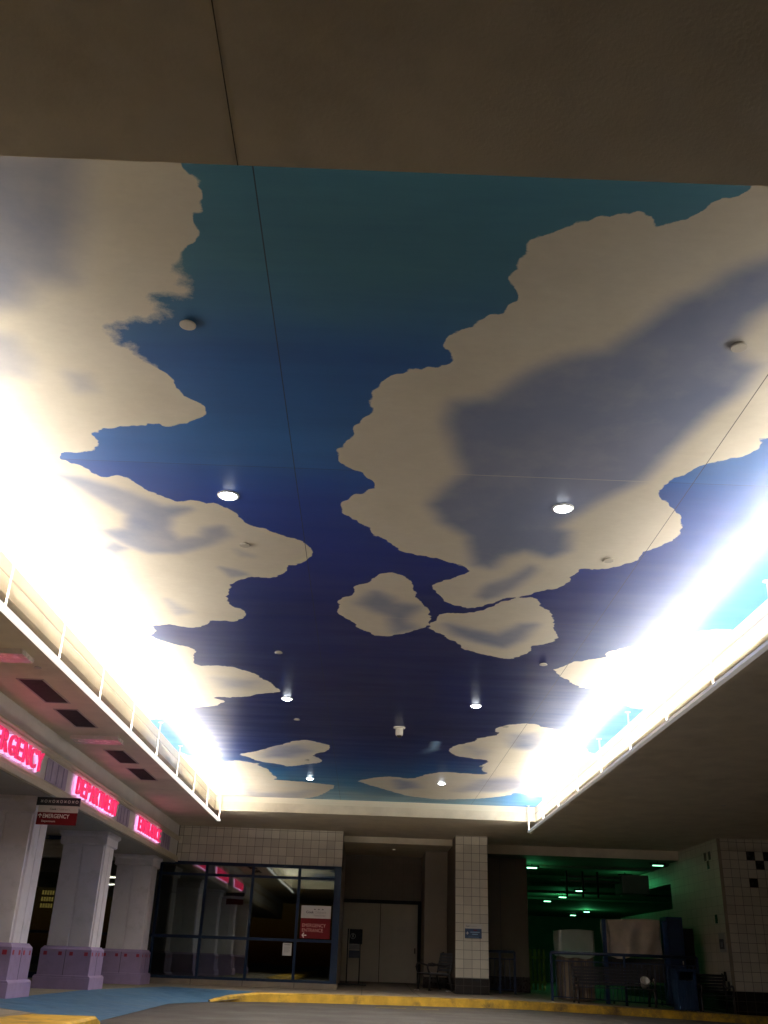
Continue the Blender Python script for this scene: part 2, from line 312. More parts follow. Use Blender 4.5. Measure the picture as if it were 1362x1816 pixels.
# ---------------------------------------------------------------- painted ceiling
CLOUDS=[[(-1.256,4.305),(-1.229,4.344),(-1.193,4.396),(-1.152,4.487),(-1.169,4.624),(-1.197,4.715),(-1.225,4.737),(-1.241,4.836),(-1.269,4.972),(-1.31,4.996),(-1.35,5.009),(-1.371,5.066),(-1.428,5.115),(-1.423,5.172),(-1.45,5.261),(-1.418,5.373),(-1.465,5.394),(-1.43,5.491),(-1.451,5.595),(-1.529,5.574),(-1.662,5.595),(-1.656,5.627),(-1.619,5.69),(-1.645,5.759),(-1.756,5.882),(-1.876,5.869),(-1.973,5.91),(-2.068,5.973),(-2.077,6.045),(-2.047,6.16),(-1.966,6.169),(-1.922,6.357),(-1.829,6.453),(-1.754,6.611),(-1.726,6.735),(-1.678,6.896),(-1.662,6.913),(-1.583,6.988),(-1.543,7.104),(-1.536,7.188),(-1.576,7.296),(-1.663,7.371),(-1.793,7.43),(-1.901,7.468),(-2.022,7.418),(-2.145,7.477),(-2.354,7.503),(-2.493,7.534),(-2.563,7.59),(-2.667,7.598),(-2.671,7.691),(-2.637,7.784),(-2.651,7.903),(-2.744,7.998),(-2.848,8.029),(-3.007,8.042),(-3.074,8.126),(-2.991,8.199),(-2.883,8.283),(-2.83,8.421),(-2.76,8.475),(-2.615,8.451),(-2.523,8.517),(-2.456,8.598),(-2.405,8.732),(-2.295,8.813),(-2.208,8.937),(-2.113,8.996),(-2.043,9.03),(-1.975,8.943),(-1.851,8.973),(-1.687,9.012),(-1.589,9.127),(-1.508,9.345),(-1.389,9.48),(-1.173,9.61),(-1.023,9.78),(-0.827,9.984),(-0.76,10.075),(-0.731,10.273),(-0.82,10.489),(-0.951,10.662),(-1.083,10.712),(-1.08,10.859),(-1.279,11.107),(-1.587,11.101),(-1.781,11.257),(-1.908,11.531),(-1.892,11.695),(-1.969,12.135),(-1.807,12.366),(-1.744,12.569),(-1.85,12.75),(-1.974,12.862),(-2.177,12.837),(-2.358,12.883),(-2.397,13.037),(-2.552,13.208),(-2.738,13.256),(-2.927,13.125),(-3.085,13.195),(-3.205,13.184),(-3.204,13.469),(-3.341,13.7),(-3.115,13.977),(-2.857,14.115),(-2.754,14.395),(-2.891,14.809),(-2.86,15.189),(-2.64,15.127),(-2.351,15.153),(-2.15,15.324),(-1.943,15.567),(-1.93,15.81),(-1.749,16.035),(-1.736,16.217),(-1.608,16.577),(-1.742,16.752),(-2.003,16.87),(-2.318,17.159),(-2.579,17.198),(-2.951,17.295),(-2.821,17.4),(-2.733,17.597),(-2.931,17.975),(-3.416,18.139),(-3.615,18.489),(-3.892,18.815),(-4.096,19.137),(-4.525,19.306),(-6,19.2),(-6,3),(-1.55,3)],
[(-4.522,22.501),(-4.199,23.182),(-3.777,23.523),(-3.408,23.522),(-3.196,23.337),(-2.929,23.499),(-2.56,24.241),(-2.523,24.939),(-2.408,25.66),(-2.566,25.952),(-2.087,25.935),(-1.413,26.227),(-0.95,26.394),(-0.927,26.663),(-1.211,27.783),(-1.553,28.684),(-2.248,29.28),(-3,30),(-6,30),(-6,22.4)],
[(-3.104,22.563),(-2.801,22.307),(-2.498,21.992),(-2.287,21.637),(-1.993,21.277),(-1.705,20.868),(-1.427,20.702),(-1.178,20.832),(-0.873,21.254),(-0.98,21.835),(-1.29,22.217),(-1.302,22.486),(-1.11,22.928),(-1.245,23.309),(-1.586,23.594),(-2.009,23.977),(-2.183,23.714),(-2.637,23.441),(-2.875,22.994)],
[(-2.833,23.625),(-2.714,23.529),(-2.666,23.738),(-2.793,23.911)],
[(2.141,4.304),(2.063,4.369),(1.961,4.412),(1.913,4.531),(1.821,4.576),(1.691,4.628),(1.665,4.585),(1.591,4.559),(1.451,4.547),(1.368,4.581),(1.214,4.64),(1.151,4.629),(1.057,4.695),(0.994,4.766),(0.927,4.781),(0.858,4.902),(0.861,5.019),(0.823,5.095),(0.802,5.22),(0.859,5.35),(0.944,5.419),(0.885,5.538),(0.828,5.621),(0.746,5.653),(0.65,5.754),(0.53,5.803),(0.459,5.913),(0.432,6.053),(0.493,6.161),(0.479,6.262),(0.425,6.313),(0.337,6.335),(0.209,6.36),(0.096,6.456),(-0.002,6.537),(-0.074,6.651),(-0.119,6.783),(-0.123,6.836),(-0.17,6.929),(-0.092,7.089),(-0.195,7.201),(-0.234,7.262),(-0.255,7.392),(-0.261,7.463),(-0.364,7.584),(-0.382,7.669),(-0.454,7.869),(-0.42,7.989),(-0.352,8.074),(-0.305,8.163),(-0.18,8.211),(-0.096,8.421),(-0.134,8.6),(-0.311,8.666),(-0.33,8.798),(-0.407,8.885),(-0.411,9.104),(-0.366,9.227),(-0.246,9.302),(-0.167,9.456),(-0.061,9.689),(0.105,9.83),(0.214,10.046),(0.367,10.164),(0.647,10.255),(0.85,10.408),(1.093,10.579),(0.911,10.895),(0.764,10.968),(0.694,11.27),(0.809,11.587),(1.023,11.864),(1.249,11.972),(1.452,11.86),(1.577,11.565),(1.773,11.459),(1.961,11.376),(2.085,11.22),(2.291,11.038),(2.342,10.801),(2.326,10.616),(2.402,10.427),(2.763,10.407),(2.946,10.161),(2.968,9.922),(3.085,9.7),(3.247,9.465),(3.26,9.209),(3.196,8.999),(3.09,8.842),(2.991,8.742),(2.899,8.566),(2.752,8.387),(2.746,8.155),(2.886,8.025),(2.965,7.801),(3.14,7.698),(3.27,7.611),(3.34,7.425),(3.365,7.331),(3.309,7.275),(3.375,7.239),(4.2,7),(6,6.8),(6,3),(2.3,3)],
[(-0.6,12.32),(-0.494,12.014),(-0.511,11.776),(-0.295,11.541),(-0.307,11.318),(-0.102,11.099),(-0.089,10.962),(0.02,10.838),(0.148,10.75),(0.307,10.808),(0.404,10.987),(0.502,11.413),(0.505,11.599),(0.634,11.821),(0.76,12.164),(0.785,12.417),(0.715,12.79),(0.544,13.013),(0.348,13.167),(0.165,13.321),(-0.073,13.219),(-0.306,12.813),(-0.428,12.559)],
[(0.785,12.417),(0.875,12.173),(1.19,12.137),(1.458,11.903),(1.692,11.552),(1.964,11.397),(2.151,11.607),(2.18,11.777),(2.382,12.114),(2.479,12.481),(2.485,12.727),(2.645,12.989),(2.575,13.317),(2.312,13.515),(2.332,13.796),(2.055,14.247),(1.591,13.98),(1.286,13.731),(1.24,13.513),(0.973,13.169),(0.715,12.79)],
[(2.82,14.677),(3.02,14.241),(3.347,13.986),(3.48,13.821),(3.434,13.625),(3.608,13.378),(3.877,13.153),(4.211,12.744),(4.587,12.448),(4.846,12.368),(6,12.4),(6,17),(4.868,16.968),(4.514,16.813),(4.198,16.334),(3.793,15.71),(3.537,15.711),(3.238,15.395),(3.017,15.012),(2.837,14.772)],
[(4.87,21.233),(4.333,19.839),(3.777,18.818),(3.429,18.676),(3.013,18.354),(2.675,18.507),(2.453,18.841),(2.469,19.144),(2.62,19.433),(2.239,19.825),(2.136,20.292),(1.785,20.647),(1.655,21.153),(1.891,21.871),(2.319,22.052),(2.74,22.24),(2.551,23.124),(2.928,24.031),(2.408,23.984),(1.769,23.808),(1.397,24.275),(1.026,25.088),(0.61,24.763),(0.14,24.946),(-0.368,25.646),(-0.041,26.191),(0.473,26.907),(1.085,27.846),(1.912,28.269),(3.068,27.883),(3.869,27.084),(3.939,26.391),(6,28),(6,21.3)]]
SHADES=[([(-2.27,4.299),(-1.955,4.302),(-2.033,4.657),(-2.169,5.065),(-2.268,5.378),(-2.551,5.431),(-2.739,5.646),(-2.981,5.719),(-2.471,4.31)],0.28,0.75),
([(-3.107,6.135),(-2.92,6.187),(-2.89,6.455),(-2.975,6.676),(-3.272,6.672)],0.2,0.5),
([(-2.586,6.649),(-2.455,6.664),(-2.452,6.864),(-2.586,6.9)],0.15,0.3),
([(-3.214,8.481),(-3.023,8.532),(-2.592,8.82),(-2.313,9.139),(-2.034,9.165),(-2.273,9.395),(-2.357,9.73),(-2.292,10.012),(-1.996,9.925),(-1.914,9.689),(-1.744,9.617),(-1.704,9.839),(-1.927,10.096),(-2.357,10.383),(-2.704,10.417),(-2.903,10.22),(-3.024,10.023),(-3.054,9.852),(-2.803,9.772),(-2.705,9.382),(-2.826,9.185),(-3.034,8.811)],0.14,0.8),
([(-1.906,10.824),(-1.715,10.907),(-1.602,11.033),(-1.816,11.112)],0.1,0.7),
([(-2.789,12.06),(-2.692,12.294),(-2.563,12.534),(-2.753,12.642)],0.15,0.5),
([(-3.221,10.343),(-3.06,10.175),(-2.949,10.317),(-3.11,10.489)],0.12,0.8),
([(-1.637,10.25),(-1.487,10.422),(-1.606,10.403)],0.12,0.4),
([(-3.511,12.952),(-3.385,12.911),(-3.269,12.987),(-3.406,13.077)],0.03,1),
([(-2.659,15.96),(-2.027,16.062),(-2.173,16.476),(-2.59,16.469)],0.35,0.45),
([(-2.139,21.497),(-1.647,21.406),(-1.408,21.914),(-1.914,22.709),(-2.435,22.81)],0.35,0.8),
([(-3.54,27.126),(-3.291,28.448),(-2.288,28.034),(-1.697,27.548),(-2.057,28.89),(-3.549,29.248)],0.5,0.6),
([(2.655,4.814),(2.499,4.961),(2.402,5.023),(2.284,5.117),(2.192,5.304),(2.036,5.439),(1.942,5.677),(1.824,5.859),(1.7,6.049),(1.38,6.185),(1.189,6.355),(1.001,6.616),(0.884,6.798),(0.61,6.89),(0.597,7.189),(0.707,7.689),(0.828,8.127),(0.641,8.507),(0.551,8.84),(0.699,9.244),(1.035,9.584),(1.154,10.395),(1.328,10.465),(1.415,10.11),(1.645,9.921),(1.957,10.056),(2.084,9.878),(2.026,9.414),(1.879,9.28),(1.973,8.985),(2.174,8.565),(2.451,8.108),(2.579,7.434),(2.691,6.844),(2.847,6.483),(2.863,6.16),(2.708,6.094),(2.548,5.882),(2.59,5.534),(2.792,5.146)],0.2,1),
([(-0.203,11.907),(-0.016,11.508),(0.128,11.661),(0.228,11.859),(0.545,11.965),(0.413,12.274),(0.375,12.584),(0.541,12.884),(0.29,13.079),(0.218,12.372),(-0.008,12.174)],0.22,0.85),
([(1.012,12.666),(1.337,12.869),(1.748,13.068),(1.868,12.805),(2.009,12.547),(2.157,12.53),(2.08,13.198),(1.894,13.574),(1.52,13.354),(1.174,13.055)],0.22,0.85),
([(1.31,11.463),(1.379,11.065),(1.634,10.79),(1.796,10.418),(1.857,10.528),(1.7,11.094),(1.54,11.438),(1.395,11.589)],0.16,0.85),
([(2.908,19.485),(3.259,19.314),(3.552,19.934),(3.448,20.793),(3.12,20.607)],0.4,0.9),
([(2.912,24.853),(3.61,24.364),(4.537,25.019),(3.522,26.356),(2.545,26.581)],0.6,0.7),
([(0.743,25.326),(1.048,25.435),(1.273,26.298),(0.848,26.585)],0.35,0.9),
([(2.094,20.796),(2.544,21.215),(2.4,21.767)],0.3,0.35)]
DAB=[(1.382,20.428),(1.358,21.147),(1.1,21.892)]

def sdf(poly, P):
    A = np.array(poly); B = np.roll(A, -1, 0); d2 = np.full(len(P), 1e9); ins = np.zeros(len(P), bool)
    for a, b in zip(A, B):
        e_ = b-a; wv = P-a; t = np.clip((wv@e_)/max(1e-9, e_@e_), 0, 1)
        q = wv-np.outer(t, e_); d2 = np.minimum(d2, (q*q).sum(1))
        c1 = (a[1] > P[:,1]) != (b[1] > P[:,1])
        if a[1] != b[1]:
            xi = (b[0]-a[0])*(P[:,1]-a[1])/(b[1]-a[1])+a[0]; ins ^= c1 & (P[:,0] < xi)
    return np.where(ins, 1, -1)*np.sqrt(d2)
nx = int((OX1-OX0)/.03)+1
gx = np.linspace(OX0-.02, OX1+.02, nx)
gy = [OY0-.02]
while gy[-1] < OY1+.02: gy.append(gy[-1]+(.025 if gy[-1] < 14 else .045))
gy = np.array(gy); ny = len(gy)
X, Y = np.meshgrid(gx, gy); P = np.stack([X.ravel(), Y.ravel()], 1)
cl = np.full(len(P), -9.)
def near(poly, mrg): 
    A = np.array(poly); return (P[:,0] > A[:,0].min()-mrg) & (P[:,0] < A[:,0].max()+mrg) & (P[:,1] > A[:,1].min()-mrg) & (P[:,1] < A[:,1].max()+mrg)
def chaikin(pl):
    A = [np.array(q) for q in pl]; out = []
    for a, b in zip(A, A[1:]+A[:1]): out += [a*.78+b*.22, a*.22+b*.78]
    return [tuple(q) for q in out]
for pl in CLOUDS:
    pl = chaikin(pl)
    k = near(pl, .5); cl[k] = np.maximum(cl[k], sdf(pl, P[k]))
sh = np.zeros(len(P))
for pl, wd, st in SHADES:
    k = near(pl, wd*1.6); d = sdf(pl, P[k]); t = np.clip((d/wd+1.)/1.5, 0, 1); sh[k] = np.maximum(sh[k], st*t*t*(3-2*t))
a_, b_, c_ = [np.array(q) for q in DAB]
def segd(a, b):
    e_ = b-a; t = np.clip(((P-a)@e_)/(e_@e_), 0, 1); q = P-a-np.outer(t, e_); return np.sqrt((q*q).sum(1)), t
d1_, t1_ = segd(a_, b_); d2_, t2_ = segd(b_, c_)
dab = np.maximum(np.clip(1-d1_/.14, 0, 1)*(1-.35*t1_), np.clip(1-d2_/.2, 0, 1)*(.6-.6*t2_))
me = bpy.data.meshes.new('mural_ceiling')
ii = np.arange((ny-1)*(nx-1)); r_ = ii//(nx-1); c_ = ii % (nx-1); v0 = r_*nx+c_
F_ = np.stack([v0, v0+nx, v0+nx+1, v0+1], 1)
me.vertices.add(len(P)); me.vertices.foreach_set('co', np.column_stack([P, np.full(len(P), MZ)]).ravel().astype(np.float32))
me.loops.add(F_.size); me.loops.foreach_set('vertex_index', F_.ravel().astype(np.int32))
me.polygons.add(len(F_)); me.polygons.foreach_set('loop_start', (np.arange(len(F_))*4).astype(np.int32)); me.polygons.foreach_set('loop_total', np.full(len(F_), 4, np.int32))
me.update(); me.validate()
for nm, arr in (('cloud', cl), ('shade', sh), ('dab', dab)):
    at = me.attributes.new(nm, 'FLOAT', 'POINT'); at.data.foreach_set('value', arr.astype(np.float32))
s = N('painted_sky')
def attr(n): nd = s.n("ShaderNodeAttribute"); nd.attribute_name = n; return nd.outputs["Fac"]
sx = s.n("ShaderNodeSeparateXYZ"); s.l(s.tc.outputs["Object"], sx.inputs[0]); ox, oy = sx.outputs[0], sx.outputs[1]
wob = s.math('MULTIPLY', s.math('SUBTRACT', s.noise(.7, 4, .6, (.5, 1, 1)), .5), 1.0)
yy = s.math('ADD', oy, wob)
# soft blends, but a hard step at the panel joint y = 8.15
y8 = s.math('ADD', yy, s.math('MULTIPLY', s.math('GREATER_THAN', oy, 8.15), .45))
cr_ = s.n("ShaderNodeValToRGB"); s.l(s.rng(y8, 3.5, 31.5), cr_.inputs[0])
stops = [(3.9,(.10,.33,.49)),(5.1,(.078,.25,.37)),(5.7,(.058,.20,.39)),(6.3,(.030,.13,.41)),(7.5,(.036,.17,.52)),(8.3,(.030,.14,.50)),
         (9.3,(.015,.062,.39)),(10.6,(.008,.032,.31)),(12.4,(.003,.014,.17)),(15,(.002,.010,.115)),(20,(.002,.010,.09)),(22.7,(.006,.030,.17)),(24.7,(.018,.11,.31)),(27.5,(.05,.26,.46)),(30,(.14,.40,.54))]
el = cr_.color_ramp.elements
while len(el) < len(stops): el.new(.5)
for e_, (yv, cc) in zip(el, stops): e_.position = (yv-3.5)/28.; e_.color = (*cc, 1)
base = cr_.outputs[0]
# lighter blue towards the sides
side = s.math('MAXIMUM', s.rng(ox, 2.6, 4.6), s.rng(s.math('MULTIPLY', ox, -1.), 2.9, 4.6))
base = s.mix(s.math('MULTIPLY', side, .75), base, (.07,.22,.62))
st_ = s.noise(1.1, 7, .7, (.35, 3.2, 1))
base = s.mix(s.rng(st_, .42, .75, .0, .2), base, (.012,.04,.20), 'MIX')
# keep the original hue dominant
base = s.mix(s.rng(s.noise(3.2, 8, .7, (.7, 1.8, 1)), .35, .65, 0, .16), base, s.mix(.5, base, (.02,.08,.3)))
base = s.mix(s.rng(s.noise(.45, 5, .6), .35, .65, 0, .22), base, s.mix(.5, base, (0,0,0)))
base = s.mix(s.math('MULTIPLY', attr('dab'), 1.3, clamp=True), base, (.22,.38,.60))
# clouds
cloudc = s.mix(s.rng(s.noise(1.1, 8, .68), .3, .7), (.70,.65,.555), (.80,.755,.655))
cloudc = s.mix(s.rng(s.noise(7, 6, .7, (1, 2.2, 1)), .35, .65, 0, .14), cloudc, (.50,.46,.40))
n1 = s.math('MULTIPLY', s.math('SUBTRACT', s.noise(.9, 5, .65), .5), .9)
shv = s.math('MULTIPLY', s.math('ADD', attr('shade'), s.math('MULTIPLY', n1, s.rng(attr('shade'), .02, .4))), 1., clamp=True)
shade_c = s.mix(s.rng(s.noise(.8, 5, .6), .35, .65), (.20,.25,.42), (.26,.30,.46))
cloudc = s.mix(shv, cloudc, shade_c)
# wisps: weak pink-lilac variation
cloudc = s.mix(s.rng(s.noise(.55, 4, .5), .5, .75, 0, .16), cloudc, (.55,.50,.52))
# outline: signed distance with scalloped wobble; feathery near the front left cloud
def lobes(sc, amp):
    mp = s.n("ShaderNodeMapping"); mp.inputs["Scale"].default_value = (1, .85, 1); s.l(s.tc.outputs["Object"], mp.inputs[0])
    v_ = s.n("ShaderNodeTexVoronoi"); v_.inputs["Scale"].default_value = sc; s.l(mp.outputs[0], v_.inputs["Vector"])
    return s.math('MULTIPLY', s.math('SUBTRACT', .42, v_.outputs["Distance"]), amp)
sc1 = s.math('ADD', s.math('ADD', lobes(4.2, .085), lobes(9.5, .05)), s.math('MULTIPLY', s.math('SUBTRACT', s.noise(9, 5, .65), .5), .04))
sc2 = s.math('MULTIPLY', s.math('SUBTRACT', s.noise(26, 4, .6), .5), .022)
wz = s.math('MULTIPLY', s.rng(ox, -.9, -1.3), s.math('MULTIPLY', s.rng(oy, 5.05, 5.3), s.rng(oy, 6.5, 6.2)))
sc3 = s.math('MULTIPLY', s.math('MULTIPLY', s.math('SUBTRACT', s.noise(11, 7, .75), .5), .22), wz)
dd = s.math('ADD', s.math('ADD', attr('cloud'), sc3), s.math('ADD', sc1, sc2))
ew = s.math('ADD', .006, s.math('MULTIPLY', wz, .05))
mask = s.math('DIVIDE', dd, ew); mask = s.math('ADD', s.math('MULTIPLY', mask, .5), .5, clamp=True)
rim = s.rng(dd, 0, .10, .18, 0)
cloudc = s.mix(rim, cloudc, (.78,.73,.61))
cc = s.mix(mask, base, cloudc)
# panel joints
def line(v, p, wd): return s.math('LESS_THAN', s.math('ABSOLUTE', s.math('SUBTRACT', v, p)), wd)
jx = s.math('MAXIMUM', line(ox, -.84, .0045), line(ox, 3.0, .0045))
jy = None
for yv in (8.15, 12.45, 16.75, 21.05, 25.3):
    q = line(oy, yv, .005); jy = q if jy is None else s.math('MAXIMUM', jy, q)
cc = s.mix(s.math('MULTIPLY', jx, .8), cc, (.02,.02,.03))
cc = s.mix(s.math('MULTIPLY', jy, .55), cc, s.mix(mask, (.02,.02,.04), (.75,.70,.58)))
s.l(cc, s.b.inputs["Base Color"])
s.l(s.rng(s.noise(1.2, 5, .6, (.4, 2.2, 1)), .3, .7, .30, .44), s.b.inputs["Roughness"])
s.b.inputs["Specular IOR Level"].default_value = .28
hh = s.math('ADD', s.math('MULTIPLY', s.noise(3, 5, .65, (.6, 2, 1)), .5), s.math('MULTIPLY', s.math('MAXIMUM', jx, jy), -3.))
s.bump(hh, .004, .12)
me.materials.append(s.m)
mu = bpy.data.objects.new('mural_ceiling', me); col.objects.link(mu); mu['_b'] = (0,0,0)
tag(mu, 'flat ceiling painted as blue sky with large cream clouds', 'painted ceiling')
bk = MB().box(OX0-.06, OX1+.06, OY0-.06, OY1+.06, MZ+.05, MZ+.2).build('backing_slab', sof, mu)

# ---------------------------------------------------------------- cove light troughs on hanger rods
wht = mat('white_enamel', (.80,.77,.72), .4, .04, 3)
tube_m = emit('lamp_tube', (1, .915, .79), TUBE)
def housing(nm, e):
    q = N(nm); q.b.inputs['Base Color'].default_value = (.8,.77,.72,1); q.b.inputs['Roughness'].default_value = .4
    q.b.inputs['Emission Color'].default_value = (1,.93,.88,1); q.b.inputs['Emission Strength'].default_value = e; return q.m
housing_l, housing_r = housing('left_housing_added_glow', .55), housing('right_housing_faint_added_glow', .10)  # white trough housings given added emission so their edges read bright, stronger at left
RY = [5.9,8.2,10.57,12.73,14.94,17.19,19.51,21.83,24.13,26.3,28.74]
def trough(x, sgn, label):
    b = (x, 17, 3.55); t = thing('cove_light', b, label, 'ceiling light', 'long cove lights hung below the painted ceiling')
    y0, y1 = 5.2, 28.78; wd = .032; z = 3.535
    m = MB()
    m.box(x-wd, x+wd, y0, y1, z-.012, z); a, b_ = (.092, .034) if sgn > 0 else (.034, .062); m.box(x-wd-.008, x-wd, y0, y1, z-.012, z+a); m.box(x+wd, x+wd+.008, y0, y1, z-.012, z+b_)
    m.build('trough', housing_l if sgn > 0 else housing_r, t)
    k = 12; L = (y1-y0)/k
    for i in range(k):
        xt = x-sgn*.012; MB().cyl((xt, y0+i*L+.02, z+.027), (xt, y0+(i+1)*L-.02, z+.027), .012, n=8).build('lamp_tube', tube_m, t, smooth=True)
    for y in RY:
        m = MB(); m.cyl((x, y, z), (x, y, MZ-.012), .013, n=8); m.cyl((x, y, MZ-.012), (x, y, MZ-.001), .05, n=14)
        m.build('hanger_rod', wht, t, smooth=False)
    return t
trough(-4.3, 1, 'long white light trough hung on rods along the left edge, above the red letters')
trough(4.64, -1, 'long white light trough hung on rods along the right edge')

# ---------------------------------------------------------------- downlights, cover plates, detector
glow = emit('downlight_glow', (.86,.92,1.), 26.)
trim = mat('trim_white', (.72,.70,.66), .45, .05)
def at_c(lab): return lab
dl_lab = {(-1.56,8.8):'bright round downlight above the long left cloud, nearest on the left', (1.87,8.8):'bright round downlight in the grey heart of the big right cloud',
 (-1.56,17.15):'round downlight on dark blue just right of the pointed left cloud', (1.87,17.15):'round downlight on dark blue under the double cloud, right of the camera dome',
 (-1.56,25.5):'small round downlight below the isolated left cloud near the far edge', (1.87,25.5):'small round downlight on the low cloud near the far edge, right side'}
for (x, y), lb in dl_lab.items():
    t = thing('downlight', (x, y, MZ), lb, 'downlight', 'recessed downlights in the painted ceiling')
    m = MB(); m.lathe((x,y,MZ), [(.112,-.001),(.112,-.010),(.092,-.016),(.088,-.002)], 28); m.build('trim_ring', trim, t, smooth=True)
    m = MB(); m.lathe((x,y,MZ), [(.087,-.006),(.080,-.018),(.055,-.031),(.025,-.037),(.001,-.038)], 24); m.build('lens', glow, t, smooth=True)
    L = bpy.data.lights.new('downlight_beam', 'SPOT'); L.energy = DOWN; L.color = (1., .93, .84); L.spot_size = R(155); L.spot_blend = .8; L.shadow_soft_size = .08
    lo = bpy.data.objects.new('lamp_beam', L); col.objects.link(lo); lo.parent = t; lo.location = (0,0,-.06)
pl_m = mat('cover_plate', (.50,.47,.42), .5, .05)
plates = [(-1.49,5.89,'round cover plate on the blue beside the ragged left cloud'),(2.64,5.9,'round cover plate on the upper right cloud near the edge'),
 (-1.53,10.07,'small cover plate on the pointed tip cloud at left, hard to see'),(2.64,10.11,'small cover plate at the lower tip of the big right cloud'),
 (-1.48,14.26,'small white cover plate on dark blue above the left downlight'),(2.62,14.36,'small white cover plate on dark blue beside the right edge cloud'),
 (-1.48,18.76,'small white cover plate on dark blue below the left downlight'),(-1.50,22.93,'tiny cover plate on the isolated left cloud'),(2.62,18.7,'cover plate on the layered right cloud'),(2.62,22.9,'tiny cover plate on the low far right cloud')]
for x, y, lb in plates:
    m = MB(); r = .062; m.lathe((x,y,MZ), [(r*.8,-.001),(r*.8,-.012),(r,-.012),(r,-.018),(r*.9,-.021),(.001,-.021)], 24)
    tag(m.build('sprinkler_cover', pl_m, smooth=False), lb, 'cover plate', 'round cover plates in the painted ceiling')
for x, y, lb in ((8.92, 24.73, 'tiny pale cover plate on the wide dark ceiling at right'),(-5.08, 14.16, 'small cover plate on the left lower ceiling before the nearest vent')):
    m = MB(); m.lathe((x,y,SZ), [(.05,-.001),(.05,-.012),(.06,-.016),(.001,-.02)], 20)
    tag(m.build('sprinkler_cover', pl_m), lb, 'cover plate')
x, y = .55, 19.16
t = thing('ceiling_camera', (x,y,MZ-.2), 'small white camera dome hanging from the dark blue middle of the ceiling', 'camera')
m = MB(); m.lathe((x,y,MZ), [(.12,-.001),(.12,-.02),(.10,-.028),(.001,-.028)], 24); m.build('mounting_flange', wht, t)
m = MB(); m.lathe((x,y,MZ), [(.075,-.028),(.075,-.15),(.065,-.165),(.05,-.165)], 24); m.build('housing', wht, t)
m = MB(); m.lathe((x,y,MZ), [(.052,-.165),(.045,-.19),(.02,-.205),(.001,-.208)], 24); m.build('lens_dome', mat('dark_dome', (.03,.03,.03), .15), t, smooth=True)

# ---------------------------------------------------------------- left: frieze with red channel letters
fr_m = mat('frieze_stucco', (.72,.69,.68), .65, .06, 1.5, bump=.3, bsc=50)
fr_c = mat('frieze_moulding', (.60,.53,.42), .6, .06, 2)
lil = mat('lilac_panel', (.42,.35,.52), .6, .12, 4, dirt=(.2,.17,.25), dsc=3)
lil2 = mat('lilac_groove', (.24,.19,.34), .6)
FX = -6.2
fz = thing('entrance_fascia', (FX-.2, 12, 2.72), 'cream fascia beam carrying the red lettering above the left columns', 'fascia')
MB().box(FX-.45, FX, -12, 33.0, 2.74, SZ+.02).build('beam', fr_m, fz)
prof = [(0,3.50),(.05,3.50),(.09,3.47),(.09,3.44),(.06,3.42),(.06,3.39),(.03,3.36),(0,3.36)]
m = MB(); m.extr(prof, lambda a,b,t: (FX+.002+a, t, b), -12, 32.99); m.build('upper_moulding', fr_c, fz)
prof = [(0,2.91),(.03,2.91),(.05,2.88),(.05,2.83),(.075,2.81),(.075,2.72),(-.0,2.72)]
m = MB(); m.extr(prof, lambda a,b,t: (FX+.002+a, t, b), -12, 32.99); m.build('lower_moulding', fr_c, fz)
for y0, y1 in ((18.75,20.1),(24.65,25.85),(30.3,31.6),(12.9,14.2)):
    m = MB(); m.box(FX+.002, FX+.02, y0, y1, 2.93, 3.34, 0)
    for k in (.22,.5,.78): m.box(FX+.02, FX+.026, y0+(y1-y0)*k-.03, y0+(y1-y0)*k+.03, 2.95, 3.32, 1)
    m.build('lilac_panel', [lil, lil2], fz)
face = emit('letter_face', (1., .04, .17), .27)
halo = emit('letter_halo', (1., .56, .95), .5)
def word(body, y0, y1, label):
    n = len(body); pitch = (y1-y0)/(n-.12); lw = pitch*.84; zb, zt = 2.965, 3.31
    t = thing('lit_lettering', (FX, (y0+y1)/2, zb), label, 'illuminated sign', 'red lit words on the fascia')
    for i, ch in enumerate(body):
        yb = y0+i*pitch; ww = lw*(1.12 if ch == 'M' else 1.); yb -= (ww-lw)/2
        m = textmb(ch, ww, zt-zb, lambda u,v,d,yb=yb: (FX+.075+d, yb+u, zb+v), .045, .012)
        L_ = m.build('letter', face, t)
        m = textmb(ch, ww+.03, zt-zb+.03, lambda u,v,d,yb=yb: (FX+.03+d, yb+u-.015-.006, zb+v-.015-.004), .03, .02)
        m.build('halo', halo, L_)
    return t
word('EMERGENCY', 14.86, 18.22, 'glowing red word EMERGENCY at the left edge of the fascia')
word('DEPARTMENT', 20.6, 24.2, 'glowing red word DEPARTMENT above the second gap between columns')
word('ENTRANCE', 26.65, 29.7, 'glowing red word ENTRANCE, farthest along the fascia')

# inner walkway ceiling behind the fascia
tag(MB().box(-14, FX-.0, -12, 33.0, 2.70, 2.718).build('walkway_ceiling', mat('walkway_soffit', (.40,.37,.34), .7, .05)), 'low grey ceiling over the walkway behind the columns', 'ceiling')
for y in (16.5, 22.2, 27.9):
    t = thing('walkway_downlight', (-6.95,y,2.70), {16.5:'small downlight in the walkway ceiling behind the nearest column',22.2:'small downlight in the walkway ceiling between first and second columns',27.9:'small downlight in the walkway ceiling between second and third columns'}[y], 'downlight', 'small downlights over the walkway')
    MB().lathe((-6.95,y,2.70), [(.06,-.001),(.06,-.01),(.045,-.012)], 16).build('trim_ring', trim, t)
    MB().lathe((-6.95,y,2.70), [(.044,-.006),(.02,-.014),(.001,-.015)], 16).build('lens', emit('small_glow', (.9,1.,.85), 10), t)
    L = bpy.data.lights.new('b', 'SPOT'); L.energy = 9; L.color = (.85,1.,.78); L.spot_size = R(140); L.spot_blend = .9; L.shadow_soft_size = .05
    lo = bpy.data.objects.new('lamp_beam', L); col.objects.link(lo); lo.parent = t; lo.location = (0,0,-.03)

